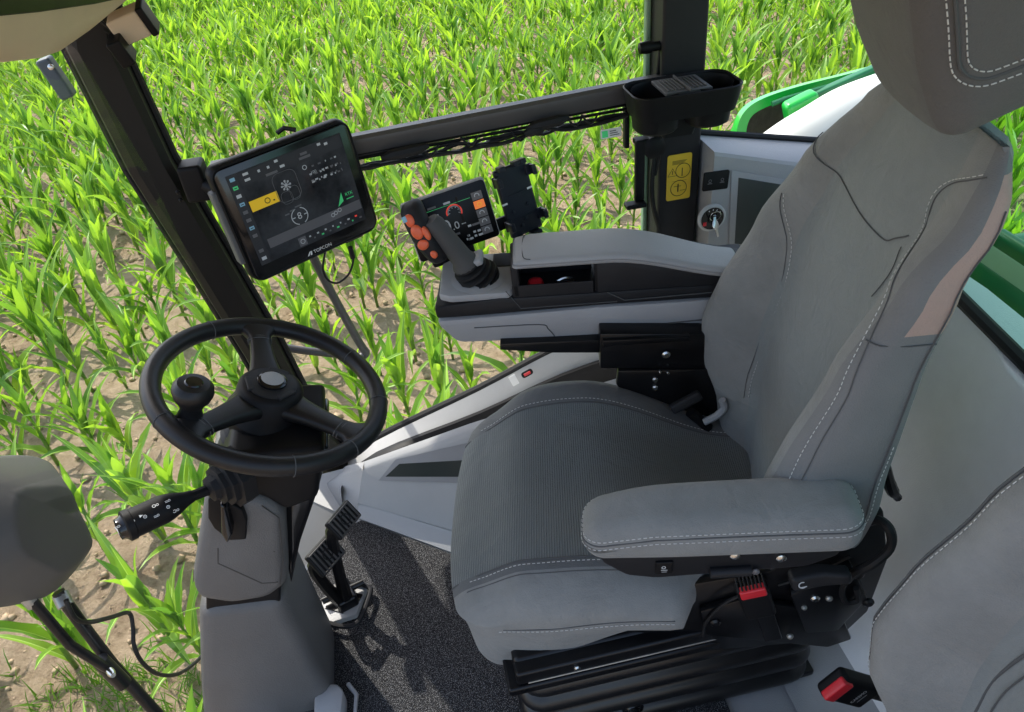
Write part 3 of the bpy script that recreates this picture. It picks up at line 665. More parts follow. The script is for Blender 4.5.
# little white pictograms on the stalk, facing up and toward the driver
vw=(CAMP-P(150,515,y=-.15)); sd=vw-ax*vw.dot(ax); sd.normalize()
def onst(t,ang=0,off=.0005):
    q=Mx.Rotation(ang,3,ax)@sd; return frame(CI(s2)+ax*t+q*(.0218+off),-ax,q.cross(-ax))@Mx.Scale(.72,4)
for k,(t,an) in enumerate(((.030,-.5),(.034,.35),(.036,.0),(.052,.45),(.055,-.25),(.068,.05),(.088,.1),(.105,.15))):
    Mi=onst(t,an,-.002 if t<.033 else 0)
    if k%3==0: mb.arc(0,0,.003,.0011,0,2*PI,Mi,'white',10); mb.arc(.0065,0,.0022,.001,0,2*PI,Mi,'white',10)
    elif k%3==1: mb.rect(-.004,-.0012,.003,0,Mi,'white'); mb.rect(-.004,.0015,.001,.0025,Mi,'white'); mb.arc(.004,.001,.002,.001,0,2*PI,Mi,'white',8)
    else: mb.arc(0,0,.003,.0011,0,2*PI,Mi,'white',10); mb.rect(-.0007,-.0008,.0007,.0018,Mi,'white')
Mi=onst(L-.022,.2); mb.add([(-.003,-.003,0),(.004,0,0),(-.003,.003,0)],[[0,1,2]],'white',Mi)
Mh=MM@T(0,0,L+.0095); mb.rect(-.007,-.002,.001,.003,Mh,'white'); mb.add([(.001,-.002,0),(.007,-.006,0),(.007,.007,0),(.001,.003,0)],[[0,1,2,3]],'white',Mh)
mb.build('switch_stalk',sc_,35)
mb=MB('mid_plastic','light_plastic'); p=P(338,704,z=.012); mb.prism([(-.03,-.05),(.03,-.05),(.035,.0),(.02,.025),(-.03,.03)],.05,T(p.x+.72-.012,p.y-.05,.008),'mid_plastic',.012); mb.tube([(p.x+.72+a,p.y-.05+b,.03) for a,b in((-.03,-.06),(.038,-.06),(.044,.0),(.026,.03))],.005,8,'mid_plastic'); mb.build('foot_trim',sc_,40)
# ================================================================== PEDALS
pdz=thing('brake_pedal','pair of black ribbed brake pedals on a light base plate beside the steering column','pedal',(-.60,.24,0))
PO=V((-.60,.24,0))
def pp(px,py,y): return P(px,py,y=y)-PO
mb=MB('worn_steel','light_plastic','black_metal')
bp_=[P(x,y,z=.02) for x,y in((322,604),(343,582),(368,588),(357,616),(330,625))]
mb.prism([(p.x-PO.x,p.y-PO.y) for p in bp_],.018,T(0,0,.010),'light_plastic',.004)
loop=[P(x,y,z=.035)-PO for x,y in((333,585),(352,583),(368,587),(370,594),(358,622),(340,626),(322,620))]
mb.tube(loop,.006,8,'dark_plastic',smooth=4); 
for (x,y,w,h) in((337,606,.05,.03),(352,596,.05,.02)): q=P(x,y,z=.0285)-PO; mb.rbox((w,h,.004),.001,T(q.x,q.y,.030,0,0,R(-30)),'black_metal')
mb.build('base_plate',pdz)
for k,(cx,cy,yy,tx) in enumerate(((342,524,.245,0),(327,560,.205,0))):
    quad=[(327,526),(344,498),(360,513),(342,543)] if k==0 else [(308,560),(325,530),(344,549),(325,581)]
    c=P(sum(q[0] for q in quad)/4,sum(q[1] for q in quad)/4,y=yy); n_p=V((.62,-.45,.62)).normalized()
    cs_=[CAMP+_ray(*q)*((c-CAMP).dot(n_p)/_ray(*q).dot(n_p)) for q in quad]
    ux=(cs_[3]-cs_[0]+cs_[2]-cs_[1])/2; upv=(cs_[1]-cs_[0]+cs_[2]-cs_[3])/2; ww,hh=ux.length,upv.length
    Mt=frame(c-PO,ux,upv); mb=MB('rubber')
    mb.rbox((ww,hh,.014),.005,Mt)
    for j in range(7): mb.rbox((ww*.86,.0045,.005),.0012,Mt@T(0,-hh*.40+j*hh*.133,.0078),'bar_metal')
    for j in(-1,1): mb.rbox((.004,hh*.88,.005),.0012,Mt@T(j*ww*.42,0,.0078),'bar_metal')
    mb.arc(0,0,.012,.003,0,2*PI,Mt@T(0,0,.0105),'dark_plastic',14)
    pad=mb.build('pedal_pad',pdz)
    mb=MB('black_metal'); e=P(348,604,z=.03)-PO; mb.tube([Mt@V((0,0,-.006)),Mt@V((.0,-.03,-.018)),lerp(Mt@V((0,-.04,-.02)),e+V((k*-.012,0,.01)),.5),e+V((k*-.012,0,.01))],[.012,.014,.014,.016],8,smooth=4); mb.build('pedal_arm',pdz)
mb=MB('black_metal'); q=P(345,598,z=.03)-PO; mb.rbox((.05,.07,.05),.008,T(q.x,q.y,.035,0,0,R(20))); mb.tube([V((q.x-.05,q.y-.01,.05)),V((q.x+.05,q.y+.02,.05))],.009,10); mb.build('pivot_bracket',pdz)
# ================================================================== TERMINALS
def quadframe(TL,TR,BR,BL):
    TL,TR,BR,BL=map(V,(TL,TR,BR,BL)); c=(TL+TR+BR+BL)/4; x=(TR-TL+BR-BL)/2; y=(TL-BL+TR-BR)/2; return frame(c,x,y),x.length,y.length
Mb,bw,bh=quadframe((-.6525,.5081,1.0116),(-.3736,.6515,1.028),(-.3555,.6404,.7702),(-.6275,.5009,.7576))
big=thing('terminal_display','large black touchscreen terminal with dark menu page, mounted on the leaning pillar','display',Mb.translation)
Bi=Mx.Translation(-Mb.translation)@Mb
bw*=1.0; bh*=1.0
mb=MB('black_plastic'); mb.rbox((bw,bh,.05),.022,Bi@T(0,0,-.026),n=3,k=5); mb.tube([Bi@V((x*1.0,y*1.0,-.004)) for x,y in rrect(bw*.995-.006,bh*.995-.006,.024,5)],.004,6,closed=True); hs=mb.build('housing',big,50)
mb=MB('column_plastic'); mb.rbox((.016,bh*.62,.03),.004,Bi@T(-bw/2-.001,.0,-.022)); mb.build('side_strip',hs)
mb=MB('gloss_black'); mb.prism(rrect(bw*.955,bh*.94,.016),.003,Bi@T(0,0,-.001),bev=.001); mb.build('front_glass',big)
sw,sh=bw*.825,bh*.775
X=lambda u:(u-.5)*sw
Y=lambda v:(.5-v)*sh+.006
mb=MB('screen'); mb.prism([(X(0),Y(1)),(X(1),Y(1)),(X(1),Y(0)),(X(0),Y(0))],.0006,Bi@T(0,0,.0022),bev=0); scn=mb.build('screen',big)
Mi=Bi@T(0,0,.0034); Mj=Bi@T(0,0,.0038); mb=MB('ui_dark')
mb.rect(X(.0),Y(1),X(.085),Y(0),Mi,'ui_dark'); mb.rect(X(.09),Y(.145),X(.99),Y(.01),Mi,'ui_dark'); mb.rect(X(.12),Y(.86),X(.99),Y(.755),Mi,'ui_grey')
for k in range(11):
    v=.05+k*.088; c=('ui_blue','ui_green','ui_white','ui_blue','ui_grey','ui_grey','ui_blue','ui_grey','ui_grey','ui_grey','ui_white')[k]
    if k==8: continue
    mb.rect(X(.022),Y(v+.018),X(.062),Y(v-.018),Mj,c)
    if k in(1,3,6): mb.rect(X(.03),Y(v+.006),X(.054),Y(v-.004),Mj@T(0,0,.0003),'ui_dark')
mb.rect(X(.095),Y(.43),X(.335),Y(.315),Mj,'ui_yellow'); mb.arc(X(.24),Y(.373),.0055,.0018,0,2*PI,Mj@T(0,0,.0004),'ink',10); mb.rect(X(.285),Y(.40),X(.30),Y(.385),Mj@T(0,0,.0004),'ink')
mb.tube([Mj@V((X(.43)+a,Y(.31)+b,0)) for a,b in rrect(.052,.062,.014,4)],.0006,5,'ui_grey',closed=True); mb.tube([Mj@V((X(.40)+a,Y(.425)+b,0)) for a,b in rrect(.024,.026,.009,4)],.0005,5,'ui_grey',closed=True); mb.tube([Mj@V((X(.475)+a,Y(.405)+b,0)) for a,b in rrect(.02,.03,.009,4)],.0005,5,'ui_grey',closed=True)
for k in range(4):
    a=PI*k/4; mb.tube([Mj@V((X(.425)+.011*math.cos(a)*q,Y(.30)+.011*math.sin(a)*q,.0003)) for q in(-1,1)],.0008,5,'ui_white')
for k in range(8):
    a=PI*k/4; mb.arc(X(.425)+.009*math.cos(a),Y(.30)+.009*math.sin(a),.002,.001,0,2*PI,Mj,'ui_white',6)
for k in range(3): mb.rect(X(.33+.05*k),Y(.60-.02*k),X(.37+.06*k),Y(.585-.02*k),Mj,'ui_grey')
cx,cy=X(.445),Y(.66); mb.arc(cx,cy,.018,.0018,R(110),R(250),Mj,'ui_white'); mb.arc(cx,cy,.018,.0018,R(-70),R(70),Mj,'ui_white'); mb.text('8',.021,Mj@T(cx,cy,0),'ui_white'); mb.rect(cx-.017,cy-.001,cx-.010,cy+.001,Mj,'ui_white'); mb.rect(cx+.010,cy-.001,cx+.017,cy+.001,Mj,'ui_white')
q=random.Random(5)
for (u,v,w) in((.25,.06,.02),(.33,.06,.02),(.40,.03,.03),(.43,.10,.04),(.62,.06,.06),(.60,.10,.10),(.78,.03,.03),(.84,.05,.03),(.30,.13,.10),(.13,.04,.045),(.13,.10,.045)):
    mb.rect(X(u),Y(v+.014),X(u+w),Y(v-.012),Mj,'ui_grey' if w>.05 else 'ui_white')
mb.arc(X(.62),Y(.20),.0045,.0015,0,2*PI,Mj,'ui_white',10)
for r_,row in enumerate((.215,.29,.30,.36,.375)):
    u=.68 if r_<1 else .64
    while u<.93:
        w=.008+q.random()*.02; mb.rect(X(u),Y(row+.010),X(u+w),Y(row-.008),Mj,'ui_white' if q.random()<.5 else 'ui_grey'); u+=w+.012+q.random()*.03
mb.text('0.1',.009,Mj@T(X(.66),Y(.37),0),'ui_white'); mb.text('100',.009,Mj@T(X(.68),Y(.28),0),'ui_white')
mb.add([(X(.79),Y(.74),0),(X(.85),Y(.70),0),(X(.85),Y(.60),0)],[[0,1,2]],'ui_green',Mj); mb.text('RTK',.010,Mj@T(X(.915),Y(.645),0),'ui_green'); mb.rect(X(.88),Y(.70),X(.95),Y(.69),Mj,'ui_green')
for (u,v) in((.79,.775),(.75,.79),(.72,.80)): mb.arc(X(u),Y(v),.004,.0015,0,2*PI,Mj@T(0,0,.0004),'ui_white',10)
mb.rect(X(.36),Y(.985),X(.43),Y(.885),Mj,'ui_grey'); mb.arc(X(.395),Y(.935),.005,.0015,0,2*PI,Mj@T(0,0,.0004),'ui_white',10)
for k in range(14):
    u=.46+k*.037; v=.915+(k%2)*.035; mb.rect(X(u),Y(v+.010),X(u+.012+q.random()*.012),Y(v-.008),Mj,('ui_white','ui_grey','ui_white','ui_green')[k%4] if k not in(12,) else 'ui_red')
mb.build('menu_graphics',scn)
mb=MB('ui_white'); Ml=Bi@T(.010,-bh/2+.0145,.0026); mb.text('TOPCON',.0105,Ml,'white'); mb.add([(-.038,-.004,0),(-.034,-.004,0),(-.028,.0045,0),(-.031,.0045,0)],[[0,1,2,3]],'white',Ml); mb.add([(-.031,-.004,0),(-.027,-.004,0),(-.025,.0045,0),(-.028,.0045,0)],[[0,1,2,3]],'white',Ml); mb.build('lettering',big)
mb=MB('black_plastic'); mb.rbox((.09,.08,.05),.01,Bi@T(-.05,.02,-.07)); a=Bi@V((-.10,.03,-.08)); b=P(196,180,y=.66)-Mb.translation; mb.tube([a,b],.018,10); mb.rbox((.06,.05,.08),.008,along(b,(0,0,1))); mb.build('mount_bracket',big); mb=MB('black_plastic'); mb.rbox((.05,.03,.04),.006,Bi@T(.10,-bh/2-.002,-.05)); mb.build('connector_block',big)
mb=MB('black_metal'); a=P(277,133,y=.60)-Mb.translation; mb.tube([a,P(284,128,y=.60)-Mb.translation,P(296,130,y=.60)-Mb.translation],.005,8); mb.build('antenna',big)
mb=MB('rubber'); mb.tube([P(x,y,y=.62)-Mb.translation for x,y in((352,250),(353,262),(348,275),(337,283),(327,279),(323,268),(325,252))],.0026,7,smooth=5); mb.tube([P(x,y,y=.62)-Mb.translation for x,y in((350,247),(353,258))],.006,8); mb.build('cable',big)
Mq,qw,qh=quadframe((-.3074,.5365,.8668),(-.1156,.5497,.8846),(-.09,.5296,.7628),(-.2727,.5135,.7262))
sm=thing('small_display','small black display showing a round gauge and 0.0, right behind the joystick','display',Mq.translation)
Qi=Mx.Translation(-Mq.translation)@Mq
mb=MB('mid_plastic','black_plastic'); mb.rbox((qw,qh,.024),.008,Qi@T(0,0,-.013),n=2,k=4,mf=lambda c:'mid_plastic' if c.z>-.004 else 'black_plastic'); mb.build('housing',sm,50)
mb=MB('screen_small'); mb.prism(rrect(qw*.975,qh*.965,.008),.002,Qi@T(0,0,-.0010),bev=.0006); fg=mb.build('front_glass',sm)
mb=MB('ui_white'); Mj=Qi@T(0,0,.0018); U=lambda u:(u-.5)*qw
Vv=lambda v:(.5-v)*qh
mb.rect(U(.62),Vv(.90),U(.64),Vv(.15),Mj,'screen_small')
for k,c in enumerate(('ui_grey','ui_orange','ui_grey','ui_grey','ui_grey')):
    mb.rect(U(.80),Vv(.17+k*.145+.13),U(.925),Vv(.17+k*.145),Mj,c)
    if k in(0,2,3,4): mb.arc(U(.862),Vv(.235+k*.145),.005,.0018,R(-20),R(200),Mj@T(0,0,.0003),'ui_white',10)
    else: mb.arc(U(.862),Vv(.235+k*.145),.0045,.0014,0,2*PI,Mj@T(0,0,.0003),'ui_yellow',10)
mb.arc(U(.56),Vv(.37),.0165,.0030,R(-30),R(190),Mj,'ui_red',24); mb.arc(U(.56),Vv(.37),.0135,.0012,R(-30),R(190),Mj,'ui_white',24)
for k in range(6):
    a=R(-20+k*40); mb.rect(-.0007,.0095,.0007,.012,Mj@T(U(.56),Vv(.37),.0002,0,0,a-PI/2),'ui_white')
mb.text('0',.040,Mj@T(U(.43),Vv(.56),0),'ui_white'); mb.text('.0',.024,Mj@T(U(.53),Vv(.59),0),'ui_white'); mb.rect(U(.60),Vv(.60),U(.65),Vv(.585),Mj,'ui_white')
for (u,v,w) in((.28,.19,.10),(.47,.19,.08),(.33,.33,.05),(.33,.40,.05),(.66,.66,.04),(.71,.665,.09),(.45,.72,.10),(.60,.86,.015),(.62,.87,.06),(.70,.78,.03),(.75,.785,.04),(.70,.85,.03),(.75,.855,.05),(.62,.81,.03)):
    mb.rect(U(u),Vv(v+.02),U(u+w),Vv(v-.015),Mj,'ui_white' if w<.09 else 'ui_grey')
mb.rect(U(.12),Vv(.235),U(.78),Vv(.228),Mj,'ui_green'); mb.build('gauge_graphics',fg)
mb=MB('black_plastic'); mb.tube([Qi@V((0,-qh*.2,-.02)),Qi@V((0,-qh*.6,-.03)),P(450,290,y=.48)-Mq.translation],.012,10); mb.rbox((.10,.03,.03),.006,Qi@T(-.02,-qh/2-.008,-.018)); mb.build('mount_bracket',sm)
Mp,pw,ph=quadframe((-.0881,.6121,.8797),(-.0109,.6363,.8759),(.0282,.6147,.7344),(-.0438,.5871,.7173))
ph_=thing('phone_holder','empty dark blue-black phone holder with small clip arms right of the small display','phone holder',Mp.translation)
Pi=Mx.Translation(-Mp.translation)@Mp@T(-.004,-.006,0)@Mx.Scale(1.14,4)
mb=MB('holder'); mb.rbox((pw*.92,ph*.9,.014),.005,Pi@T(0,0,-.007),n=2,k=3)
for v in(-.22,.1): mb.rbox((pw*.5,.002,.002),.0005,Pi@T(0,ph*v,.0006))
for (u,v) in((.2,-.08),(-.25,-.12),(.05,-.25),(-.1,-.32)): mb.lathe([(.004,0),(.004,.003),(.002,.0035)],Pi@T(u*pw,v*ph,0),10)
mb.build('back_plate',ph_)
for sx in(-1,1):
    for v in(.32,-.26):
        mb=MB('holder'); mb.rbox((.016,.022,.006),.002,Pi@T(sx*pw*.47,v*ph,.0)); mb.rbox((.006,.020,.024),.002,Pi@T(sx*pw*.52,v*ph,.010)); mb.rbox((.009,.018,.005),.002,Pi@T(sx*pw*.49,v*ph,.022)); mb.build('clip_arm',ph_)
for u in(-.30,.12,.3):
    mb=MB('holder'); mb.rbox((.014,.010,.020),.002,Pi@T(u*pw,ph*.46,.006)); mb.build('clip_arm',ph_)
    mb=MB('holder'); mb.rbox((.012,.008,.02),.002,Pi@T(u*pw*.8,-ph*.46,.006)); mb.build('clip_arm',ph_)
mb=MB('ui_white')
for (u,v) in((-.42,.02),(.36,.10)): mb.rect(u*pw-.006,v*ph-.002,u*pw+.006,v*ph+.002,Pi@T(0,0,.0012),'white')
mb.build('release_tab',ph_)
mb=MB('black_plastic'); mb.rbox((.05,.026,.012),.004,Pi@T(-pw*.62,-.035,-.016)); mb.lathe([(.014,0),(.018,.01),(.014,.02)],Pi@T(-.0,0,-.034),14); mb.build('mount_arm',ph_)
# ================================================================== CUP HOLDER
cc=P(684,80,y=.62); c0=P(631,92,y=.62); c1=P(737,86,y=.62); cw=c1.x-c0.x; cz=(c0.z+c1.z)/2+.006; ccx=(c0.x+c1.x)/2
cu=thing('cup_holder','black double cup holder with ribbed centre, fixed on the pillar by the window bar','cup holder',(ccx,.635,cz))
def stad(w,d,z,waist=0,n=10):
    out=[]
    for (sx,a) in((1,-PI/2),(-1,PI/2)):
        for i in range(n+1):
            t=a+PI*i/n; out.append(V((sx*(w/2-d/2)+d/2*math.cos(t),d/2*math.sin(t),z)))
    return out
mb=MB('black_plastic')
rq_=lambda w,d,z,r,cx=0,cy=0: [V((a,b,z)) for a,b in rrect(w,d,r,6,cx,cy)]
mb.loft([rq_(cw*.94,.116,-.056,.034),rq_(cw*.985,.126,-.03,.036),rq_(cw*1.01,.134,-.004,.038),rq_(cw*1.022,.138,0,.039),rq_(cw*1.0,.132,.002,.037),rq_(cw*.975,.124,-.002,.035)],cap=(True,False))
for sx in(-1,1): mb.loft([rq_(cw*.34,.085,-.092,.036,sx*cw*.245),rq_(cw*.39,.098,-.086,.04,sx*cw*.25),rq_(cw*.42,.108,-.05,.044,sx*cw*.25)],cap=(True,True))
mb.build('tray',cu,40)
for sx in(-1,1):
    mb=MB('black_plastic'); mb.lathe([(.001,-.078),(.046,-.078),(.053,-.06),(.056,-.004),(.0575,.0)],T(sx*(cw*.5-.064),0,-.001),26,cap=False); mb.build('cup_well',cu,50)
mb=MB('mirror_plastic'); mb.rbox((.105,.10,.008),.002,T(0,0.005,-.004))
for k in range(11): mb.rbox((.004,.075,.003),.001,T(-.042+k*.0084,0.005,.001))
mb.rbox((.004,.11,.006),.001,T(0,0,.003)); mb.build('centre_insert',cu)
mb=MB('black_plastic'); mb.loft([[V((a*1.0,b,z)) for a,b in rrect(w,.05,.01)] for z,w in((-.12,.075),(-.085,.10),(-.06,.10))],M=T(0,.03,0)); mb.build('neck_bracket',cu)
# ================================================================== SEATS
UF=[(.36,.185),(.45,.19),(.55,.198),(.70,.208),(.90,.240),(1.02,.272),(1.12,.318),(1.18,.345)]
HWt=[(.36,.20),(.48,.225),(.58,.262),(.66,.272),(.76,.265),(.88,.250),(1.0,.234),(1.08,.216),(1.13,.194),(1.18,.150)]
BO=[(.36,.03),(.48,.055),(.58,.092),(.66,.102),(.76,.088),(.90,.060),(1.02,.034),(1.12,.012),(1.18,.0)]
TH=[(.36,.075),(.60,.082),(.9,.056),(1.05,.048),(1.12,.046),(1.165,.03),(1.18,.018)]
def smst(a,b,x):
    t=max(0,min(1,(x-a)/(b-a))); return t*t*(3-2*t)
class Back:
    def __init__(s,sw=1.,dz=0.,zs=1.,pink=False): s.pink=pink; s.sw=sw; s.dz=dz; s.zs=zs
    def front(s,z,t):                # z 0.36..1.18, t -1..1 across
        a=abs(t); w=interp(HWt,z)*s.sw; b=interp(BO,z); th=interp(TH,z)
        u=interp(UF,z)-b*1.08*(smst(.53,.84,a)); 
        u+= .012*(1-smst(0,.5,a))*(-1 if z<.62 else -.4)       # slight crown
        if a>.86: 
            q=(a-.86)/.14; u+=(th+b)*.34*(1-math.sqrt(max(0,1-q*q)))
        return V((u,w*t,z*s.zs+s.dz))
    def ring(s,z,n=34):
        out=[]; w=interp(HWt,z)*s.sw; th=interp(TH,z); ur=interp(UF,z)+th
        ts=[math.sin(PI/2*(-1+2*i/n)) for i in range(n+1)]
        for t in ts: out.append(s.front(z,t))
        a=s.front(z,1).x; side=[]
        for k in(1,2,3): out.append(V((lerp(a,ur-.02,k/3.),w*(1-.004*k),z*s.zs+s.dz)))
        for t in(.95,.82,.5,0,-.5,-.82,-.95): 
            out.append(V((ur-(.012*smst(.8,.95,abs(t))),w*t,z*s.zs+s.dz)))
        for k in(3,2,1): out.append(V((lerp(a,ur-.02,k/3.),-w*(1-.004*k),z*s.zs+s.dz)))
        return out
    def mesh(s,mb,z0=.36):
        zs=[z0+i*(1.10-z0)/38 for i in range(39)]+[1.115,1.13,1.143,1.155,1.164,1.171,1.176,1.18]
        rings=[s.ring(z) for z in zs]; n=34
        def mf(i,j):
            if j<n:
                t=math.sin(PI/2*(-1+2*(j+.5)/n))
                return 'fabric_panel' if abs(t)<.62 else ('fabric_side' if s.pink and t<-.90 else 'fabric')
            return 'fabric_warmlit' if (s.pink and .955<zs[i]<1.145 and len(rings[0])-4<=j<=len(rings[0])-1) else ('fabric_side' if s.pink and j>=len(rings[0])-4 else 'fabric')
        mb.loft(rings,mf=mf)
    def line(s,pts,off=.0016):
        out=[]
        for z,t in pts:
            p=s.front(z,t); e=.002
            a=s.front(z+e,t)-s.front(z-e,t); b=s.front(z,min(1,t+.01))-s.front(z,max(-1,t-.01)); n=a.cross(b).normalized()
            if n.dot(V((-.6,1.2*t**3,0)))<0: n=-n
            out.append(p+n*off)
        return out
def zt(fn,z0,z1,n=60): return [(lerp(z0,z1,i/n),fn(lerp(z0,z1,i/n))) for i in range(n+1)]
seat=thing('driver_seat','grey fabric driver seat with headrest, left armrest and black suspension base','seat',SO,SA)
# cushion
def cush(q):
    u,v,z=q; z2=z
    top=smst(.0,.08,z)
    b=(smst(.135,.235,v)-.75*smst(-.19,-.27,v))*smst(-.40,-.12,u)*(1-.35*smst(.05,.25,u))
    z2+=top*(.030*b-.020*(1-smst(.0,.2,abs(v)))*smst(-.3,-.05,u))
    z2-=top*.050*(1-smst(-.335,-.20,u))
    z2+=top*.012*smst(-.30,-.10,u)*(1-smst(-.1,.2,u))
    uu=u+.035*(abs(v)/.27)**3*(1-smst(-.35,-.05,u))
    uu-=.020*(1-smst(-.35,-.28,u))*smst(-.075,.05,z)     # nose overhangs
    vv=v*(1-.05*(1-smst(-.38,-.15,u)))
    cut=smst(.06,.11,u)
    vv=lerp(vv,max(vv,-.195),cut)
    z2-=.090*smst(.0,-.06,z)*(1-smst(-.36,.10,u))
    z2+=.055*smst(.0,-.06,z)*smst(-.25,.06,u)*smst(.05,-.2,v)
    z2-=.105*smst(-.08,.25,u)*(.35+.65*smst(-.2,.2,v))*smst(-.06,.06,z)
    if v<-.1: vv+=.030*smst(.035,-.07,z)
    return V((uu,vv,z2))
CS=(.66,.545,.19); CM=T(-.068,-.008,.388)
def cushp(u,v,z=None):                                # point on cushion skin (pre-deform coordinates)
    r=.042; hs=[a/2 for a in CS]; p=V((u,v,hs[2] if z is None else z))
    q=V([max(-(h-r),min(h-r,c)) for c,h in zip(p,hs)]); d=p-q
    q=q+d.normalized()*r if d.length>1e-9 else q
    return CM@cush(q)
mb=MB('fabric')
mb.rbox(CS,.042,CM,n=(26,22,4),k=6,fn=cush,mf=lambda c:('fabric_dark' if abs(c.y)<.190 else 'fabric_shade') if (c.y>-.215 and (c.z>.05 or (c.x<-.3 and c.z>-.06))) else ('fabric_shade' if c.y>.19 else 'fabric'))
cu_=mb.build('cushion',seat,60)
mb=MB('seam','thread')
n_=lambda f,a,b,k=90: [f(lerp(a,b,i/k)) for i in range(k+1)]
for sg in(-1,1):
    ln=n_(lambda u:cushp(u,sg*.190),-.30,.26)
    front=n_(lambda t:cushp(-.33,sg*.190,lerp(-.04,.08,t)),0,1,20)
    mb.tube(front[2:]+ln[2:],.0016,6)
    mb.stitch([p+V((0,sg*.005,.0016)) for p in n_(lambda u:cushp(u,sg*.194),-.305,.26)])
    mb.tube(n_(lambda u:cushp(u,sg*.2725,lerp(.006,.058,(u+.27)/.32)),-.27,.05),.0013,6)
    mb.stitch([p+V((0,sg*.0012,0)) for p in n_(lambda u:cushp(u,sg*.2725,lerp(-.004,.048,(u+.27)/.32)),-.28,.05)])
mb.tube(n_(lambda u:cushp(u,-.215),-.315,-.02),.0010,5)
mb.stitch([p+V((-.0012,0,.0)) for p in n_(lambda v:cushp(-.33,v,.002),-.20,-.27,20)])
mb.build('seam_stitching',cu_)
mb=MB('mid_plastic'); mb.rbox((.03,.014,.05),.006,T(-.315,-.225,.315)); mb.build('edge_clip',seat)
# backrest
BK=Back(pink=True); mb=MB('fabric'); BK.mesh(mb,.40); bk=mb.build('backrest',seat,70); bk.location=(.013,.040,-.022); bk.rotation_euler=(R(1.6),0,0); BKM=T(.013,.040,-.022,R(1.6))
mb=MB('seam','thread')
def seat_world(p): return SO+_eu*p.x+_ev*p.y+V((0,0,p.z))
_tab=[]
for i in range(0,150):
    for j in range(-99,100):
        z=.43+.005*i; t=j/100; q=proj(seat_world(BKM@BK.front(z,t))); _tab.append((q[0],q[1],z,t,q[2]))
def onback(pix,front=False):
    out=[]
    for x,y in pix:
        cd_=[(d_,(a-x)**2+(b-y)**2,z,t) for a,b,z,t,d_ in _tab if (a-x)**2+(b-y)**2<12]
        if cd_ and front:
            dm=min(cd_)[0]; _,_,z,t=min((e,d_,z,t) for d_,e,z,t in cd_ if d_<dm+.015)
        else: _,z,t=min(((a-x)**2+(b-y)**2,z,t) for a,b,z,t,d_ in _tab)
        out.append((z,t))
    sp_=spline([V((z,t,0)) for z,t in out],8)
    for _ in range(5): sp_=[sp_[0]]+[(a+b*2+c)/4 for a,b,c in zip(sp_,sp_[1:],sp_[2:])]+[sp_[-1]]
    return [(min(1.17,p.x),max(-.985,min(.985,p.y))) for p in sp_]
nearl=onback([(984,176),(955,180),(936,192),(925,215),(905,257),(880,310),(850,366),(815,432),(790,482)],True)
mb.stitch(BK.line(nearl,.0020)); mb.tube(BK.line([(z,max(-.985,t-.03)) for z,t in nearl],.0006),.0009,6)
farl=onback([(784,194),(790,230),(789,265),(780,300),(762,350),(748,400)])
mb.stitch(BK.line(farl,.0020)); mb.tube(BK.line([(z,t+.025) for z,t in farl],.0006),.0009,5)
mb.tube(BK.line(onback([(820,128),(827,165),(852,198),(881,238),(894,239),(911,235)])),.0010,5)
mb.tube(BK.line(onback([(902,247),(890,275),(873,297)])),.0008,5)
zs_=.957; wq=interp(HWt,zs_); aq=BK.front(zs_,-1).x; uq=interp(UF,zs_)+interp(TH,zs_)
mb.tube(BK.line([(zs_,-.92-.015*k) for k in range(5)])+[V((lerp(aq,uq-.02,k/3.),-wq*(1-.004*k)-.001,zs_)) for k in(1,2,3)],.0011,5)
mb.build('seam_stitching',bk)
mb=MB('fabric_panel'); 
# near-side end panel with a dusty pink tinge painted in for warm light
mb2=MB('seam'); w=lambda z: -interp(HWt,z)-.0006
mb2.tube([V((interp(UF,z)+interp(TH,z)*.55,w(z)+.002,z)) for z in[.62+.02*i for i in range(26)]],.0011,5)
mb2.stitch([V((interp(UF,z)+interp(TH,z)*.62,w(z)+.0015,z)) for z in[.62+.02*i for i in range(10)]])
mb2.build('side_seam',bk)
# headrest
hc=V((.320,-.022,1.318)); HM=T(hc.x,hc.y,hc.z,0,R(-19),0)
HS=(.185,.265,.285)
def hfn(q):
    x,y,z=q; k=1-.14*smst(.02,-.14,z); kx=1-.16*smst(-.02,-.14,z)
    f=smst(.05,-.09,x)
    return V((x*kx-.010*f*(1-(y/.15)**2)+.006*smst(.08,.15,abs(y)),y*k-.006*(1-(x/.1)**2)*(1-(z/.15)**2)*(1 if y<-.09 else 0),z-.010*smst(-.1,-.14,z)*f))
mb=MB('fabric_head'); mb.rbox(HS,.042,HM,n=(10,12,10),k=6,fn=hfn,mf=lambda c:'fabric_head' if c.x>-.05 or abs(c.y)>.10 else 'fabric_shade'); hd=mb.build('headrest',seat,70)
mb=MB('seam','thread')
def hp_(x,z,off=0): return HM@(hfn(V((x,-.1325,z)))+V((0,-off,0)))
def dens(pts,n=14): return [V((*[lerp(a[i],b[i],t/n) for i in(0,1)],0)) for a,b in zip(pts,pts[1:]) for t in range(n)]
path=rrect(.116,.160,.035,8,-.008,.006); path.append(path[0])
mb.tube([hp_(p.x,p.y,-.0002) for p in dens(path,3)],.0022,6)
for (ww,hh,r_) in((.133,.177,.042),(.099,.143,.028)):
    pth=rrect(ww,hh,r_,8,-.008,.006); pth.append(pth[0])
    mb.stitch([hp_(p.x,p.y,.0008) for p in dens(pth,6)],r=.0009,dash=.0055,gap=.003)
mb.build('seam_stitching',hd)
mb=MB('black_metal'); 
for v in(-.05,0.05):
    mb=MB('black_metal'); mb.tube([V((.365,v,1.08)),V((.355,v,1.22))],.007,10); mb.build('headrest_post',seat)
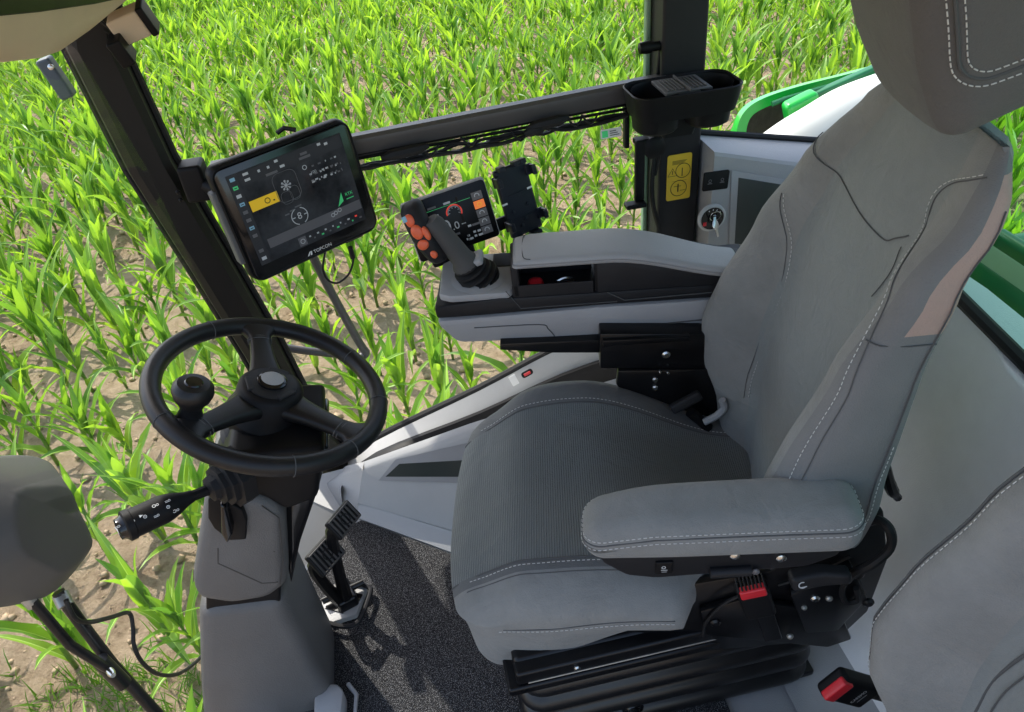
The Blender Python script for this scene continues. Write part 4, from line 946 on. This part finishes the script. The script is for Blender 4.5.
# left armrest
a0=S(590,540,v=-.30); AM=T(.0,0,0)
def afn(q):
    x,y,z=q; t=smst(-.05,-.21,x)
    return V((x,y*(1-.10*t),z-.018*t*t*(1 if z>0 else .1)+.004*math.sin((x+.2)*7)*(z>0)))
ARM=T(.035,-.265,.657,0,R(-3.6),R(-3)); AS=(.40,.105,.082)
mb=MB('fabric'); mb.rbox(AS,.034,ARM,n=(14,5,3),k=6,fn=afn); ar=mb.build('armrest',seat,70)
mb=MB('seam','thread')
def ap(x,y,z):
    r=.034; hs=[a/2 for a in AS]; p=V((x,y,z)); q=V([max(-(h-r),min(h-r,c)) for c,h in zip(p,hs)]); d=p-q; q=q+d.normalized()*r; return ARM@afn(q)
def aloop(z,o): 
    pth=rrect(AS[0],AS[1],.045,8); pth.append(pth[0])
    return [ap(p.x,p.y,z)+V((0,0,0)) for p in dens(pth,5)]
mb.tube(aloop(.016,0),.0014,6); 
for z in(.023,.009):
    lp=aloop(z,0); c=ARM@V((0,0,z)); mb.stitch([p+(p-c).normalized()*.0010 for p in lp])
mb.build('seam_stitching',ar)
mb=MB('black_plastic','ui_white','steel')
pts=[(x,z) for x,z in((-.155,.640),(.215,.640),(.215,.595),(.17,.570),(-.055,.556),(-.10,.566),(-.135,.598))]
mb.prism(pts,.06,frame((0,-.235,0),(1,0,0),(0,0,1)),'dark_plastic',.008)
mb.build('armrest_bracket',seat)
yv=-.2965
mb=MB('black_plastic','ui_white'); q=S(664,567,v=yv); mb.rbox((.026,.006,.028),.002,T(q.x,yv,q.z)); mb.rect(-.005,-.004,.005,-.0025,frame((q.x,yv-.0035,q.z),(1,0,0),(0,0,1)),'ui_white'); mb.arc(-.001,.003,.0028,.0014,0,2*PI,frame((q.x,yv-.0035,q.z),(1,0,0),(0,0,1)),'ui_white',8); mb.rect(-.004,-.008,.004,-.007,frame((q.x,yv-.0035,q.z),(1,0,0),(0,0,1)),'ui_white'); mb.build('heater_switch',seat)
mb=MB('mid_plastic'); q=S(730,570,v=yv); mb.tube([V((q.x-.03,yv-.003,q.z-.001)),V((q.x+.03,yv-.003,q.z+.001))],.0085,12,'dark_plastic'); bolt(mb,along(V((q.x+.037,yv-.004,q.z)),(0,-1,0)),.006,.004,'ui_grey'); mb.build('tilt_roller',seat)
mb=MB('steel')
for (px,py) in((735,556),(781,558)): q=S(px,py,v=yv); bolt(mb,along(V((q.x,yv+.001,q.z)),(0,-1,0)),.008,.005)
mb.build('bolt',seat)
# mechanics on the near side
mb=MB('black_metal')
def vprism(mb,pix,v0,v1,m,bev=.004):
    pts=[S(x,y,v=v0) for x,y in pix]; mb.prism([(p.x,p.z) for p in pts],v1-v0,frame((0,v1,0),(1,0,0),(0,0,1)),m,bev)
vprism(mb,[(612,612),(690,585),(770,572),(862,520),(884,512),(888,560),(868,612),(838,640),(700,652),(640,660)],-.225,-.21,None)
sf=mb.build('side_frame',seat,35)
mb=MB('black_metal'); vprism(mb,[(700,612),(742,600),(842,615),(852,640),(828,648),(706,636)],-.24,-.226,None); vprism(mb,[(790,596),(852,566),(868,600),(838,632),(806,634)],-.243,-.226,None,.005); mb.build('hinge_plate',seat,35)
mb=MB('steel')
for (px,py,r) in((815,598,.008),(829,598,.006),(804,607,.005),(790,636,.006)): q=S(px,py,v=-.243); bolt(mb,along(V((q.x,-.242,q.z)),(0,-1,0)),r,.006,'steel' if r>.007 else 'worn_steel')
for (px,py) in((715,622),(858,574),(868,602)): q=S(px,py,v=-.24); bolt(mb,along(V((q.x,-.239,q.z)),(0,-1,0)),.010,.007,'black_metal')
mb.build('bolt',sf)
mb=MB('black_plastic','mid_plastic'); a=S(790,582,v=-.27); b=S(848,570,v=-.265); 
Mt=frame(V((a.x,-.268,a.z)),(b-a),(0,.2,1)); L=(b-a).length
mb.rbox((L,.030,.028),.008,Mt@T(L/2,0,0),'dark_plastic',n=(5,2,2),k=4,fn=lambda q:V((q.x,q.y*(1-.3*smst(0,.04,q.x)),q.z+.010*smst(.0,.04,q.x)))); mb.arc(-.0,0,.006,.002,R(60),R(300),Mt@T(.016,0,.0145),'ui_white',10); mb.rect(-.004,-.001,.006,.001,Mt@T(.016,-.004,.0147),'ui_white')
mb.build('adjust_lever',seat,45)
mb=MB('rubber'); mb.tube([S(x,y,v=vv) for x,y,vv in((862,524,-.22),(878,520,-.24),(890,530,-.26),(890,548,-.265),(872,564,-.27),(856,572,-.262),(846,580,-.25))],.0075,8,smooth=5); mb.tube([S(x,y,v=-.25) for x,y in((850,575),(842,590),(846,602),(858,600),(856,588))],.005,8,smooth=5); mb.tube([S(x,y,v=-.235) for x,y in((778,585),(800,578),(830,566),(850,556))],.003,6,smooth=4); mb.tube([S(x,y,v=-.245) for x,y in((743,594),(722,605),(706,622),(703,636))],.003,6,smooth=4); mb.build('cable',seat)
mb=MB('black_metal'); mb.tube([S(x,y,v=-.16) for x,y in((884,462),(888,478),(892,490),(898,498))],[.008,.009,.010,.007],8,smooth=4); vprism(mb,[(866,440),(892,420),(886,470),(872,520),(862,520)],-.20,-.15,None); mb.build('backrest_hinge',seat)
# red buckle on the near side
bk_=thing('seat_belt_buckle','black belt buckle with red release button below the left armrest of the driver seat','belt buckle',SO+_eu*.11+_ev*-.262+V((0,0,.45)),SA)
def buckle(par,M,s=1.):
    mb=MB('gloss_black'); mb.rbox((.052*s,.026*s,.085*s),.008*s,M@T(0,0,-.035*s),'black_plastic',k=4); b=mb.build('buckle_body',par,45)
    mb=MB('red'); mb.rbox((.042*s,.014*s,.020*s),.003*s,M@T(0,-.010*s,.001*s)); mb.build('release_button',b)
    return b
ba=S(735,590,v=-.262)-V((.11,-.262,.45)); bb=S(768,583,v=-.262)-V((.11,-.262,.45)); bm_=(ba+bb)/2; dn=S(775,632,v=-.25)-S(752,592,v=-.262)
upd=S(750,584,v=-.262)-S(780,630,v=-.262); BM=frame(bm_,bb-ba,upd.cross(bb-ba))
b=buckle(bk_,BM)
mb=MB('dark_plastic')
for k in range(8): mb.rbox((.003,.026,.007),.001,BM@T(-.021+k*.006,0,.009))
mb.build('slot_ridges',b)
mb=MB('black_metal'); mb.rbox((.030,.006,.12),.002,BM@T(.006,.004,-.11)); mb.build('strap_plate',bk_)
# far-side fixtures between cushion and right armrest
mb=MB('black_metal','steel'); vprism(mb,[(600,334),(703,334),(735,350),(735,373),(700,369),(600,369)],.24,.30,None); vprism(mb,[(618,371),(735,369),(752,440),(745,452),(640,412),(616,385)],.235,.25,None); vprism(mb,[(500,344),(603,340),(603,353),(552,353),(500,350)],.26,.30,None,.002); vprism(mb,[(603,341),(690,337),(690,341),(603,347)],.23,.245,None,.001)
for (px,py,r) in((666,354,.009),(655,379,.0065),(655,387,.0065),(660,371,.004),(668,372,.004)): q=S(px,py,v=.235); bolt(mb,along(V((q.x,.2345,q.z)),(0,-1,0)),r,.006,'steel')
mb.build('armrest_mount',seat,35)
mb=MB('dark_plastic','mid_plastic'); 
p0,p1=S(672,410,v=.20),S(700,394,v=.20); mb.rbox(((p1-p0).length,.022,.020),.006,along((p0+p1)/2,(0,-1,.3))@T(0,0,0,0,0,0)@Mx.Rotation(R(28),4,'Z')); mb.tube([S(x,y,v=.19) for x,y in((722,400),(724,408),(716,416),(704,422))],.008,8,'mid_plastic',smooth=4); mb.tube([S(x,y,v=.20) for x,y in((690,412),(700,420),(708,428))],.012,8,'black_plastic'); mb.build('belt_anchor',seat,40)
# suspension
iv=lambda p: p-SO
RS=Mx.Rotation(-SA,4,'Z')
susp=bpy.data.objects.new('suspension_base',None); COL.objects.link(susp); susp.parent=seat; susp.rotation_euler=(0,0,-SA); susp.location=tuple(-(RS@SO)+Mx.Rotation(-SA,4,'Z')@SO*0) if 0 else (0,0,0)
# local frame of the base = world axes, origin at the seat pivot
mb=MB('black_metal'); mb.rbox((.645,.465,.022),.006,T(-.045,-.004,.252)); mb.rbox((.60,.42,.05),.012,T(-.05,0,.282)); mb.rbox((.64,.03,.035),.006,T(-.03,-.218,.285)); mb.rbox((.50,.36,.05),.01,T(-.02,.02,.31)); mb.build('upper_plate',susp,35)
mb=MB('steel'); 
for x in(-.24,.05): bolt(mb,along(V((x,-.234,.287)),(0,-1,0)),.006,.005)
mb.tube([(-.33,-.2335,.272),(.05,-.2335,.272)],.0015,6,'worn_steel')
mb.build('bolt',susp)
mb=MB('rubber'); rings=[]
for k in range(46):
    z=.235-.225*k/45; ph=(k/45)*4.0; o=.016*abs(math.sin(PI*ph))**.8
    rings.append([V((a-.045,b,z)) for a,b in rrect(.575+2*o,.425+2*o,.05,5)])
mb.loft(rings,m='bellows'); mb.mats=mb.mats; mb.build('bellows',susp,60)
mb=MB('black_metal'); mb.rbox((.60,.42,.02),.005,T(-.03,0,.011)); mb.build('lower_plate',susp)
mb=MB('gloss_black','steel'); q=P(632,706,y=-.215)-SO; mb.lathe([(.022,0),(.022,.008),(.014,.014),(.010,.03),(.001,.032)],along(q,(0,-1,.15)),16,'gloss_black'); mb.build('knob',susp)
# ================================================================== RIGHT CONTROL ARMREST
con=thing('control_armrest','grey control armrest with joystick, padded lid and open storage box beside the driver seat','armrest',SO,SA)
mb=MB('mid_plastic'); mb.prism([(-.437,.672),(-.432,.655),(-.405,.618),(-.39,.611),(-.20,.606),(.22,.618),(.22,.682),(-.10,.681),(-.345,.674)],.165,frame((0,.445,0),(1,0,0),(0,0,1)),None,.010); ls=mb.build('lower_shell',con,35)
mb=MB('seam'); mb.tube([V((-.19,.2795,.611)),V((-.205,.2792,.635)),V((-.225,.2792,.648)),V((-.36,.2792,.650))],.0012,5,smooth=4); mb.tube([V((.02,.2792,.613)),V((.035,.2792,.630)),V((.17,.2792,.636))],.0016,5); mb.build('panel_seam',ls)
mb=MB('dark_plastic')
mb.prism([(-.436,.6765),(-.345,.6775),(-.10,.684),(.22,.685),(.22,.716),(-.275,.716),(-.30,.718),(-.437,.706)],.163,frame((0,.444,0),(1,0,0),(0,0,1)),None,.006)
mb.prism([(-.10,.714),(.215,.714),(.215,.724),(.12,.748),(.0,.780),(-.10,.784)],.12,frame((0,.404,0),(1,0,0),(0,0,1)),None,.003); mb.rbox((.17,.02,.068),.004,T(-.19,.385,.749)); mb.rbox((.016,.110,.070),.004,T(-.264,.340,.749)); mb.rbox((.165,.004,.028),.001,T(-.19,.287,.728))
db=mb.build('upper_body',con,35)
mb=MB('seam'); mb.tube([V((-.285,.2788,.735)),V((-.258,.2808,.690)),V((-.06,.2806,.692)),V((-.10,.2806,.692))][:3],.001,5); mb.tube([V((-.08,.2790,.7165)),V((-.045,.2790,.695)),V((.13,.2790,.700))],.0012,5); mb.build('panel_seam',db)
mb=MB('gloss_black'); mb.prism([(-.105,.717),(-.08,.715),(-.055,.694),(.215,.702),(.215,.726),(.12,.750),(.0,.781),(-.105,.785)],.004,frame((0,.2888,0),(1,0,0),(0,0,1)),'black_plastic',.0015); mb.build('side_cover',db)
mb=MB('light_plastic'); mb.prism([(-.425,.295),(-.40,.283),(-.28,.283),(-.268,.300),(-.262,.43),(-.29,.452),(-.395,.452),(-.430,.42)],.018,T(0,0,.712),'mid_plastic',.006); 
mb.rbox((.045,.055,.004),.012,T(-.295,.415,.7305),'dark_plastic'); mb.build('joystick_platform',con,35)
def lidf(q):
    x,y,z=q; t=(x+.24)/.48
    yy=y*(1-.45*smst(.6,1.,t)) if y>0 else y
    return V((x,yy,z-.054*smst(.42,1.0,t)-.008*smst(.12,0,t)*(z>0)-.004*(abs(y)/.06)**2*(z>0)))
mb=MB('fabric'); mb.rbox((.455,.118,.026),.011,T(-.040,.336,.7945),'mid_plastic',n=(16,8,2),k=4,fn=lidf); ld=mb.build('padded_lid',con,50)
mb=MB('seam'); mb.tube([T(-.040,.336,.7945)@(lidf(V((x,y,.013)))+V((0,0,.0002))) for x,y in((-.19,-.055),(-.205,-.04),(-.205,.04),(-.19,.055))],.001,5,smooth=4); mb.build('panel_seam',ld)
rc_=MB('red'); rc_.lathe([(.001,.0),(.012,.0),(.017,.004),(.018,.012),(.015,.02),(.008,.024),(.001,.025)],None,20); o=rc_.build('red_cap'); q=V((-.225,.318,.712)); o.location=SO+_eu*q.x+_ev*q.y+V((0,0,q.z)); tag(o,'round red cap lying in the open storage box of the armrest','cap')
rc_=MB('gloss_black'); rc_.rbox((.045,.02,.016),.006,None); rc_.tube([(-.02,.004,.002),(0,.0,.012),(.02,.004,.004)],.003,6,'steel',smooth=4); o=rc_.build('lighter'); q=V((-.165,.308,.728)); o.location=SO+_eu*q.x+_ev*q.y+V((0,0,q.z)); tag(o,'small black and silver gadget beside the red cap in the storage box','gadget')
# joystick
joy=bpy.data.objects.new('joystick',None); COL.objects.link(joy); joy.parent=con; joy['label']='dark grey joystick with orange buttons'
J0=V((-.345,.345,.726)); J1=S(462,258,v=.335); J2=S(434,224,v=.330)
jd=(J1-J0).normalized()
mb=MB('rubber'); MM=along(J0,jd); L=(J1-J0).length
pr=[(.047,-.006),(.049,.004)]
for k in range(4):
    t=L*(.06+.19*k); r=.047-.0060*k; pr+=[(r-.004,t),(r+.002,t+.004),(r+.001,t+.009),(r-.007,t+.012)]
pr+=[(.023,L*.84),(.019,L*.92)]
mb.lathe(pr,MM,24); mb.build('boot',joy,50)
mb=MB('gloss_black'); mb.lathe([(.056,0),(.058,.003),(.046,.008),(.030,.009)],T(J0.x,J0.y,J0.z+.002),28,'mid_plastic'); mb.build('base_ring',joy)
jg=(J2-J1).normalized(); mb=MB('mirror_plastic')
mb.tube([J0+jd*L*.72,J0+jd*L*.78,J0+jd*L*.86,J1,lerp(J1,J2,.5),J2,J2+jg*.012],[.030,.031,.028,.023,.0215,.021,.016],16)
mb.rbox((.04,.05,.016),.006,along(J0+jd*L*.72+V((.012,0,.008)),jd),'mid_plastic')
hc_=S(423,235,v=.325); fx=S(436,226,v=.325)-S(412,238,v=.325); fu=S(417,206,v=.325)-S(432,262,v=.325)
HM2=frame(hc_,fx,fu+V((0,-.0,.0))); 
if (HM2.to_3x3()@V((0,0,1))).y>0: HM2=HM2@Mx.Rotation(PI,4,'Y')
HM2=HM2@Mx.Rotation(R(-14),4,'X')
hl=fu.length*.98
mb.rbox((.050,hl*1.12,.040),.0185,HM2,'dark_plastic',n=(3,6,3),k=5,fn=lambda q:V((q.x*(1-.18*smst(0,-.05,q.y)),q.y,q.z-.25*q.x*q.x/.05-.5*q.y*q.y/.1)))
mb.build('grip',joy,60)
obs=[(-.003,.30,.0085,.0125),(.001,.10,.0105,.0135),(-.001,-.12,.0105,.0095),(.006,-.34,.006,.008),(.0165,.02,.0055,.013)]
obs=[((-.002 if HM2.to_3x3().col[0].x>0 else .002)+a*(1 if HM2.to_3x3().col[0].x>0 else -1),b,c,d) for a,b,c,d in obs]
for (x,yv_,rx,ry) in obs:
    y=yv_*hl*1.0; z=.020-.25*x*x/.05-.5*y*y/.1
    mb=MB('orange'); mb.loft([[V((x+rx*1.12*s*math.cos(t),y+ry*1.12*s*math.sin(t),z+h)) for t in[2*PI*k/18 for k in range(18)]] for s,h in((1.,-.004),(1.,.0015),(.85,.0035),(.4,.0045))],M=HM2); mb.build('button',joy,50)
mb=MB('gloss_black'); mb.rbox((.010,.012,.004),.002,HM2@T(-.012 if HM2.to_3x3().col[0].x>0 else .012,.36*hl,.016),'ui_blue'); mb.build('button',joy)
# ================================================================== PASSENGER SEAT
PSO=V((.122,-.705,0))
ps=thing('passenger_seat','light grey passenger seat backrest with curved stitched edge in the right foreground','seat',PSO)
PB=Back(1.0,-.05,1.0); mb=MB('fabric'); PB.mesh(mb,.40); pb=mb.build('backrest',ps,70)
mb=MB('seam','thread')
for sg in(1,-1):
    mb.tube(PB.line(zt(lambda z:sg*.955,.42,1.14)),.0022,6); mb.stitch(PB.line(zt(lambda z:sg*.925,.42,1.14),.0012))
    mb.tube(PB.line(zt(lambda z:sg*(.56-.10*smst(.62,.85,z)),.42,1.0)),.0022,6); mb.tube(PB.line(zt(lambda z:sg*(.50-.10*smst(.6,.85,z)),.42,.95)),.0012,5)
mb.build('seam_stitching',pb)
mb=MB('fabric'); mb.rbox((.40,.46,.12),.05,T(-.02,-.02,.32),n=6,k=5) ; cobj=mb.build('cushion',ps,70); cobj.location=(.20,0,0)
mb=MB('black_metal'); mb.rbox((.30,.40,.25),.02,T(.25,0,.13)); mb.build('seat_base',ps)
pbk=thing('seat_belt_buckle','upright black belt buckle with red button and white lettering beside the passenger seat','belt buckle',P(846,690,y=-.40))
c=P(834,683,y=-.40); xx=P(844,672,y=-.40)-P(821,690,y=-.40); upd=c-P(866,716,y=-.405); BM=frame(c-pbk.location,xx,upd.cross(xx))
b=buckle(pbk,BM,1.12)
mb=MB('white'); mb.text('CAREMO',.0085,BM@frame((0,-.0150,-.050),(1,0,0),(0,0,1)),'white'); mb.rect(-.012,-.010,.010,-.009,BM@frame((0,-.0150,-.050),(1,0,0),(0,0,1)),'white'); mb.build('lettering',b)
mb=MB('black_metal'); mb.rbox((.022,.008,.14),.002,BM@T(0,.002,-.12)); mb.build('strap_plate',pbk)
# ================================================================== OUTSIDE MIRROR ON STRUTS (front left)
mx_=-1.12
mc=P(32,530,x=mx_); mir=thing('outside_mirror','faceted grey mirror housing on two black struts outside the front glass','mirror',mc)
cs=[P(x,y,x=mx_)-mc for x,y in((-30,470),(5,458),(38,458),(62,466),(92,545),(80,566),(48,600),(20,592),(-30,550))]
back=[p*1.0+V((-.10,.05,.01)) for p in cs]; mid_=[p+V((-.04,.02,.005)) for p in cs]; ctr=sum(cs,V((0,0,0)))/len(cs)
inn=[ctr+(p-ctr)*.95+V((.010,-.006,.003)) for p in cs]; fac=[ctr+(p-ctr)*k+V((.05,-.03,.03)) for p,k in zip(cs,(.9,.84,.70,.62,.45,.45,.55,.7,.9))]
oc=[(-40,466),(10,458),(40,459),(56,470),(72,505),(90,546),(80,566),(62,586),(44,597),(18,592),(-40,556)]
o3=[P(x,y,x=mx_)-mc for x,y in oc]; o2=[(p.y,p.z) for p in spline(o3,3,True)]
c_in=P(4,552,x=mx_)-mc; spr=spline(o3,3,True)
rg=lambda k,d:[V((d+.05,lerp(c_in.y,p.y,k*1.06),lerp(c_in.z,p.z,k*1.04))) for p in spr]
mb=MB('mirror_plastic'); mb.loft([rg(.80,-.20),rg(.97,-.15),rg(1.,-.12),rg(1.,-.075),rg(.985,-.062),rg(.95,-.050),rg(.60,.012),rg(.56,.017),rg(.50,.019),rg(.1,.021)]); mb.build('housing',mir,60)
mb=MB('black_metal','steel','worn_steel')
tb=lambda pts,r,m=None: mb.tube([P(x,y,x=xx_)-mc for x,y,xx_ in pts],r,10,m)
tb([(-20,560,-1.16),(30,598,-1.14),(70,645,-1.10),(110,670,-1.08)],.010); tb([(58,592,-1.14),(80,622,-1.12),(112,664,-1.09),(152,708,-1.05),(200,760,-1.0)],.013)
tb([(60,594,-1.14),(66,606,-1.13)],.016,'worn_steel'); tb([(22,592,-1.145),(34,604,-1.14)],.014,'worn_steel'); tb([(100,660,-1.09),(124,684,-1.075)],.017)
bolt(mb,along(P(110,671,x=-1.07)-mc,(.6,-.8,.2)),.008,.02,'steel'); mb.build('strut',mir)
mb=MB('rubber'); mb.tube([P(x,y,x=-1.06)-mc for x,y in((66,600),(75,618),(90,622),(112,617),(129,613),(133,628),(134,645),(142,662),(158,674),(178,674),(196,662),(206,650),(214,640))],.0048,8,smooth=5); mb.build('cable',mir)
# ================================================================== FIELD
GZ=-1.45
def gh(x,y): return GZ+.035*math.sin(x*2.1+.6*math.sin(y*1.3))*math.sin(y*4.4)+.02*math.sin(x*5.3+y*3.1)
mb=MB('soil'); 
gx=[-250,-120,-60,-30]+[-18+.3*i for i in range(104)]+[30,60,120,250]; gy=[-250,-100,-40,-15,-6]+[-2+.3*i for i in range(94)]+[40,70,130,300]
vs=[(x,y,gh(x,y) if -18<=x<=14 and -2<=y<=27 else GZ) for y in gy for x in gx]; nx=len(gx)
mb.add(vs,[[j*nx+i,j*nx+i+1,(j+1)*nx+i+1,(j+1)*nx+i] for j in range(len(gy)-1) for i in range(nx-1)])
g=mb.build('ground',angle=180); g['kind']='structure'; g['label']='pale sandy soil of the maize field'; g['category']='ground'
def leaf(vs,fs,base,az,Ln,wd,up,bend,tw,rn,n=8,ribs=None):
    d=V((math.cos(az),math.sin(az),0)); s=V((-d.y,d.x,0)); p=V(base); an=up; o=len(vs); st=Ln/n
    for i in range(n+1):
        t=i/n; w=wd*(min(1,(t+.10)*3.0)**.6)*(1-t**2.2)**.9*.5 if i<n else .0005
        t_=d*math.cos(an)+V((0,0,math.sin(an))); nn=(V((0,0,1))*math.cos(an)-d*math.sin(an))
        ss=(s*math.cos(tw*t)+nn*math.sin(tw*t)); wav=.25*w*math.sin(i*2.1+az*3)
        c_=.07*w+.0006; vs+= [tuple(p-ss*w+nn*(w*.45+wav)),tuple(p-ss*c_),tuple(p+ss*c_),tuple(p+ss*w+nn*(w*.45-wav))]
        if i<n:
            for k in(0,1,2): (ribs if (k==1 and ribs is not None) else fs).append([o+4*i+k,o+4*i+k+1,o+4*i+4+k+1,o+4*i+4+k])
        p=p+t_*st; an-=bend*(.35+1.5*t)/n
def corn(seed,h):
    q=random.Random(seed); mb=MB('leaf','stalk'); az0=q.random()*6.28; nl=q.choice((6,7,8))
    lean=V((q.uniform(-.05,.05),q.uniform(-.05,.05),0)); sh=h*.60
    path=[V((0,0,-.03))+lean*0,V((0,0,sh*.5))+lean*sh*.5,V((0,0,sh))+lean*sh]; mb.tube(path,[.011,.010,.006],6,'stalk')
    for k in range(nl):
        t=(k+.5)/nl; z=sh*(.08+.90*t); az=az0+(k%2)*PI+q.uniform(-.45,.45)
        Ln=h*(.38+.42*math.sin(PI*min(1,t*.85+.12)))*q.uniform(.85,1.15); up=lerp(.95,1.47,t)+q.uniform(-.12,.12); bend=lerp(1.85,.5,t)*q.uniform(.35,1.35)
        vs=[];fs=[];rb=[]; leaf(vs,fs,V((0,0,z))+lean*z,az,Ln,h*.098*q.uniform(.7,1.2),up,bend,q.uniform(-.7,.7),q,8,rb)
        mb.add(vs,fs,'leaf'); mb.add(vs,rb,'midrib')
    for k in range(3):
        vs=[];fs=[]; leaf(vs,fs,V((0,0,sh*.95))+lean*sh,az0+k*2.1+q.random(),h*q.uniform(.38,.52),h*.085,1.42,q.uniform(.2,.9),q.uniform(-.6,.6),q); mb.add(vs,fs,'leaf')
    return mb
protos=[corn(100+i,.54+.042*(i%6)) for i in range(12)]
spots=[]
ra=R(-8); row=.68
for i in range(-72,108):
    for j in range(-4,52):
        u=i*.165+rnd.uniform(-.05,.05)+(j%2)*.08; v=j*row+rnd.gauss(0,.045)
        x=-2+u*1.0*math.cos(ra)-(v)*math.sin(ra)*1; y=.6+u*math.sin(ra)+v*math.cos(ra)
        if rnd.random()<(.16 if y<3 else .06): continue
        if y<.2 or y>28 or x<-15 or x>14: continue
        if -1.3<x<3.2 and y<1.55: continue
        spots.append((x,y))
info=[]
bpy.context.view_layer.update(); dg=bpy.context.evaluated_depsgraph_get()
def seen(x,y,h):
    n=0
    for dz,dx in((.1,0),(.35*h,.08),(.6*h,-.1),(.85*h,.05)):
        p=V((x+dx,y,gh(x,y)+dz)); pp_=proj(p)
        if not pp_ or not(0<pp_[0]<W and 0<pp_[1]<H): continue
        d=p-CAMP; o=CAMP; L=d.length; d.normalize(); ok=True
        for _ in range(6):
            hit,loc,nn,ix,ob,mm=sc.ray_cast(dg,o,d,distance=max(.001,L-.02-(o-CAMP).length))
            if not hit or ob.name.startswith('ground'): break
            if ob.data.materials and ob.data.materials[0].name.startswith('glass'): o=loc+d*.002; continue
            ok=False; break
        n+=ok
    return n
for x,y in spots:
    d=(V((x,y,GZ+.4))-CAMP).length; k=rnd.randrange(12); s=rnd.uniform(.78,1.15)*(1.06 if y>5 else 1); rz=rnd.uniform(0,6.28)
    inf=proj(V((x,y,GZ+.35))); keep=inf is not None and -500<inf[0]<W+500 and inf[1]<H+260
    if not keep: continue
    info.append([d,seen(x,y,.7) if d<15 else 0,x,y,k,s,rz])
info.sort(key=lambda a:(a[1]<1,a[0]))
first={}
for a in info[:300]:
    d,n,x,y,k,s,rz=a
    if k not in first: o=protos[k].build('maize_plant',angle=180); first[k]=o
    else: o=first[k].copy(); COL.objects.link(o)
    o.location=(x,y,gh(x,y)); o.scale=(s,s,s); o.rotation_euler=(rnd.uniform(-.06,.06),rnd.uniform(-.06,.06),rz)
    tag(o,'young bright green maize plant standing in the sandy field outside the cab','maize plant','young maize plants nearest the cab')
mb=MB('leaf','stalk')
for d,n,x,y,k,s,rz in info[300:]:
    M=T(x,y,gh(x,y),0,0,rz)@Mx.Scale(s,4); p=protos[k]; o=len(mb.v)
    mb.v+=[M@v for v in p.v]; mb.f+=[[a+o for a in f] for f in p.f]; mb.m+=[mb.mi(p.mats[i]) for i in p.m]
o=mb.build('maize_field',angle=180); o['kind']='stuff'; tag(o,'dense rows of bright green maize filling the field into the distance','maize field')
mb=MB('clod'); q=random.Random(4)
for k in range(5200):
    x=q.uniform(-7,4); y=.6+7*q.random()**1.4; r=.005+.024*q.random()**3; vs=[]
    c=V((x,y,gh(x,y)+r*.25)); a0=q.random()*3
    for (a,b) in((0,1.),(0,-.5)): vs.append(c+V((q.uniform(-.3,.3)*r,q.uniform(-.3,.3)*r,b*r)))
    for j in range(5): an=a0+j*1.2566; w_=r*q.uniform(.8,1.5); vs.append(c+V((w_*math.cos(an),w_*math.sin(an),r*q.uniform(-.2,.4))))
    mb.add(vs,[[0,2+j,2+(j+1)%5] for j in range(5)]+[[1,2+(j+1)%5,2+j] for j in range(5)],'clod')
o=mb.build('soil_clods',angle=180); o['kind']='stuff'; tag(o,'small dry soil clods scattered between the maize rows','soil clods')
# small weeds at the field edge by the vehicle
mb=MB('weed'); q=random.Random(21)
for k in range(230):
    if k<110: p=P(q.gauss(120,75),q.gauss(700,22),z=GZ)
    else: x=q.uniform(-6,3); p=V((x,q.uniform(1.6,8),GZ))
    for b in range(4):
        vs=[];fs=[]; leaf(vs,fs,V((p.x+q.uniform(-.02,.02),p.y+q.uniform(-.02,.02),gh(p.x,p.y)-.01)),q.uniform(0,6.28),q.uniform(.05,.16),.008,q.uniform(.7,1.4),q.uniform(.3,1.6),0,q,4); mb.add(vs,fs,'weed')
o=mb.build('grass',angle=180); o['kind']='stuff'; tag(o,'thin green grass and weeds at the foot of the maize rows','grass')
# ================================================================== LIGHT
SD=V((-.122,.203,.285)).normalized()           # towards the sun
SUN=bpy.data.lights.new('sun','SUN'); so=bpy.data.objects.new('sun',SUN); COL.objects.link(so)
SUN.energy=5.0; SUN.angle=R(.53); SUN.color=(1,.95,.86)
so.rotation_euler=SD.to_track_quat('Z','Y').to_euler()
w=bpy.data.worlds.new('World'); sc.world=w; w.use_nodes=True; N=w.node_tree.nodes; L=w.node_tree.links
sk=N.new('ShaderNodeTexSky'); sk.sky_type='NISHITA'; sk.sun_disc=False; sk.sun_elevation=math.asin(SD.z); sk.sun_rotation=math.atan2(SD.x,SD.y)
sk.altitude=100; sk.air_density=1; sk.dust_density=2.2; sk.ozone_density=1
hs=N.new('ShaderNodeHueSaturation'); hs.inputs['Saturation'].default_value=.85; L.new(sk.outputs[0],hs.inputs['Color']); L.new(hs.outputs[0],N['Background'].inputs['Color']); N['Background'].inputs['Strength'].default_value=.37
sc.view_settings.view_transform='Standard'; sc.view_settings.look='None'; sc.view_settings.exposure=0; sc.view_settings.gamma=1
sc.render.engine='CYCLES'
try:
    sc.cycles.max_bounces=10; sc.cycles.diffuse_bounces=5; sc.cycles.transparent_max_bounces=16; sc.cycles.sample_clamp_indirect=8
except Exception: pass
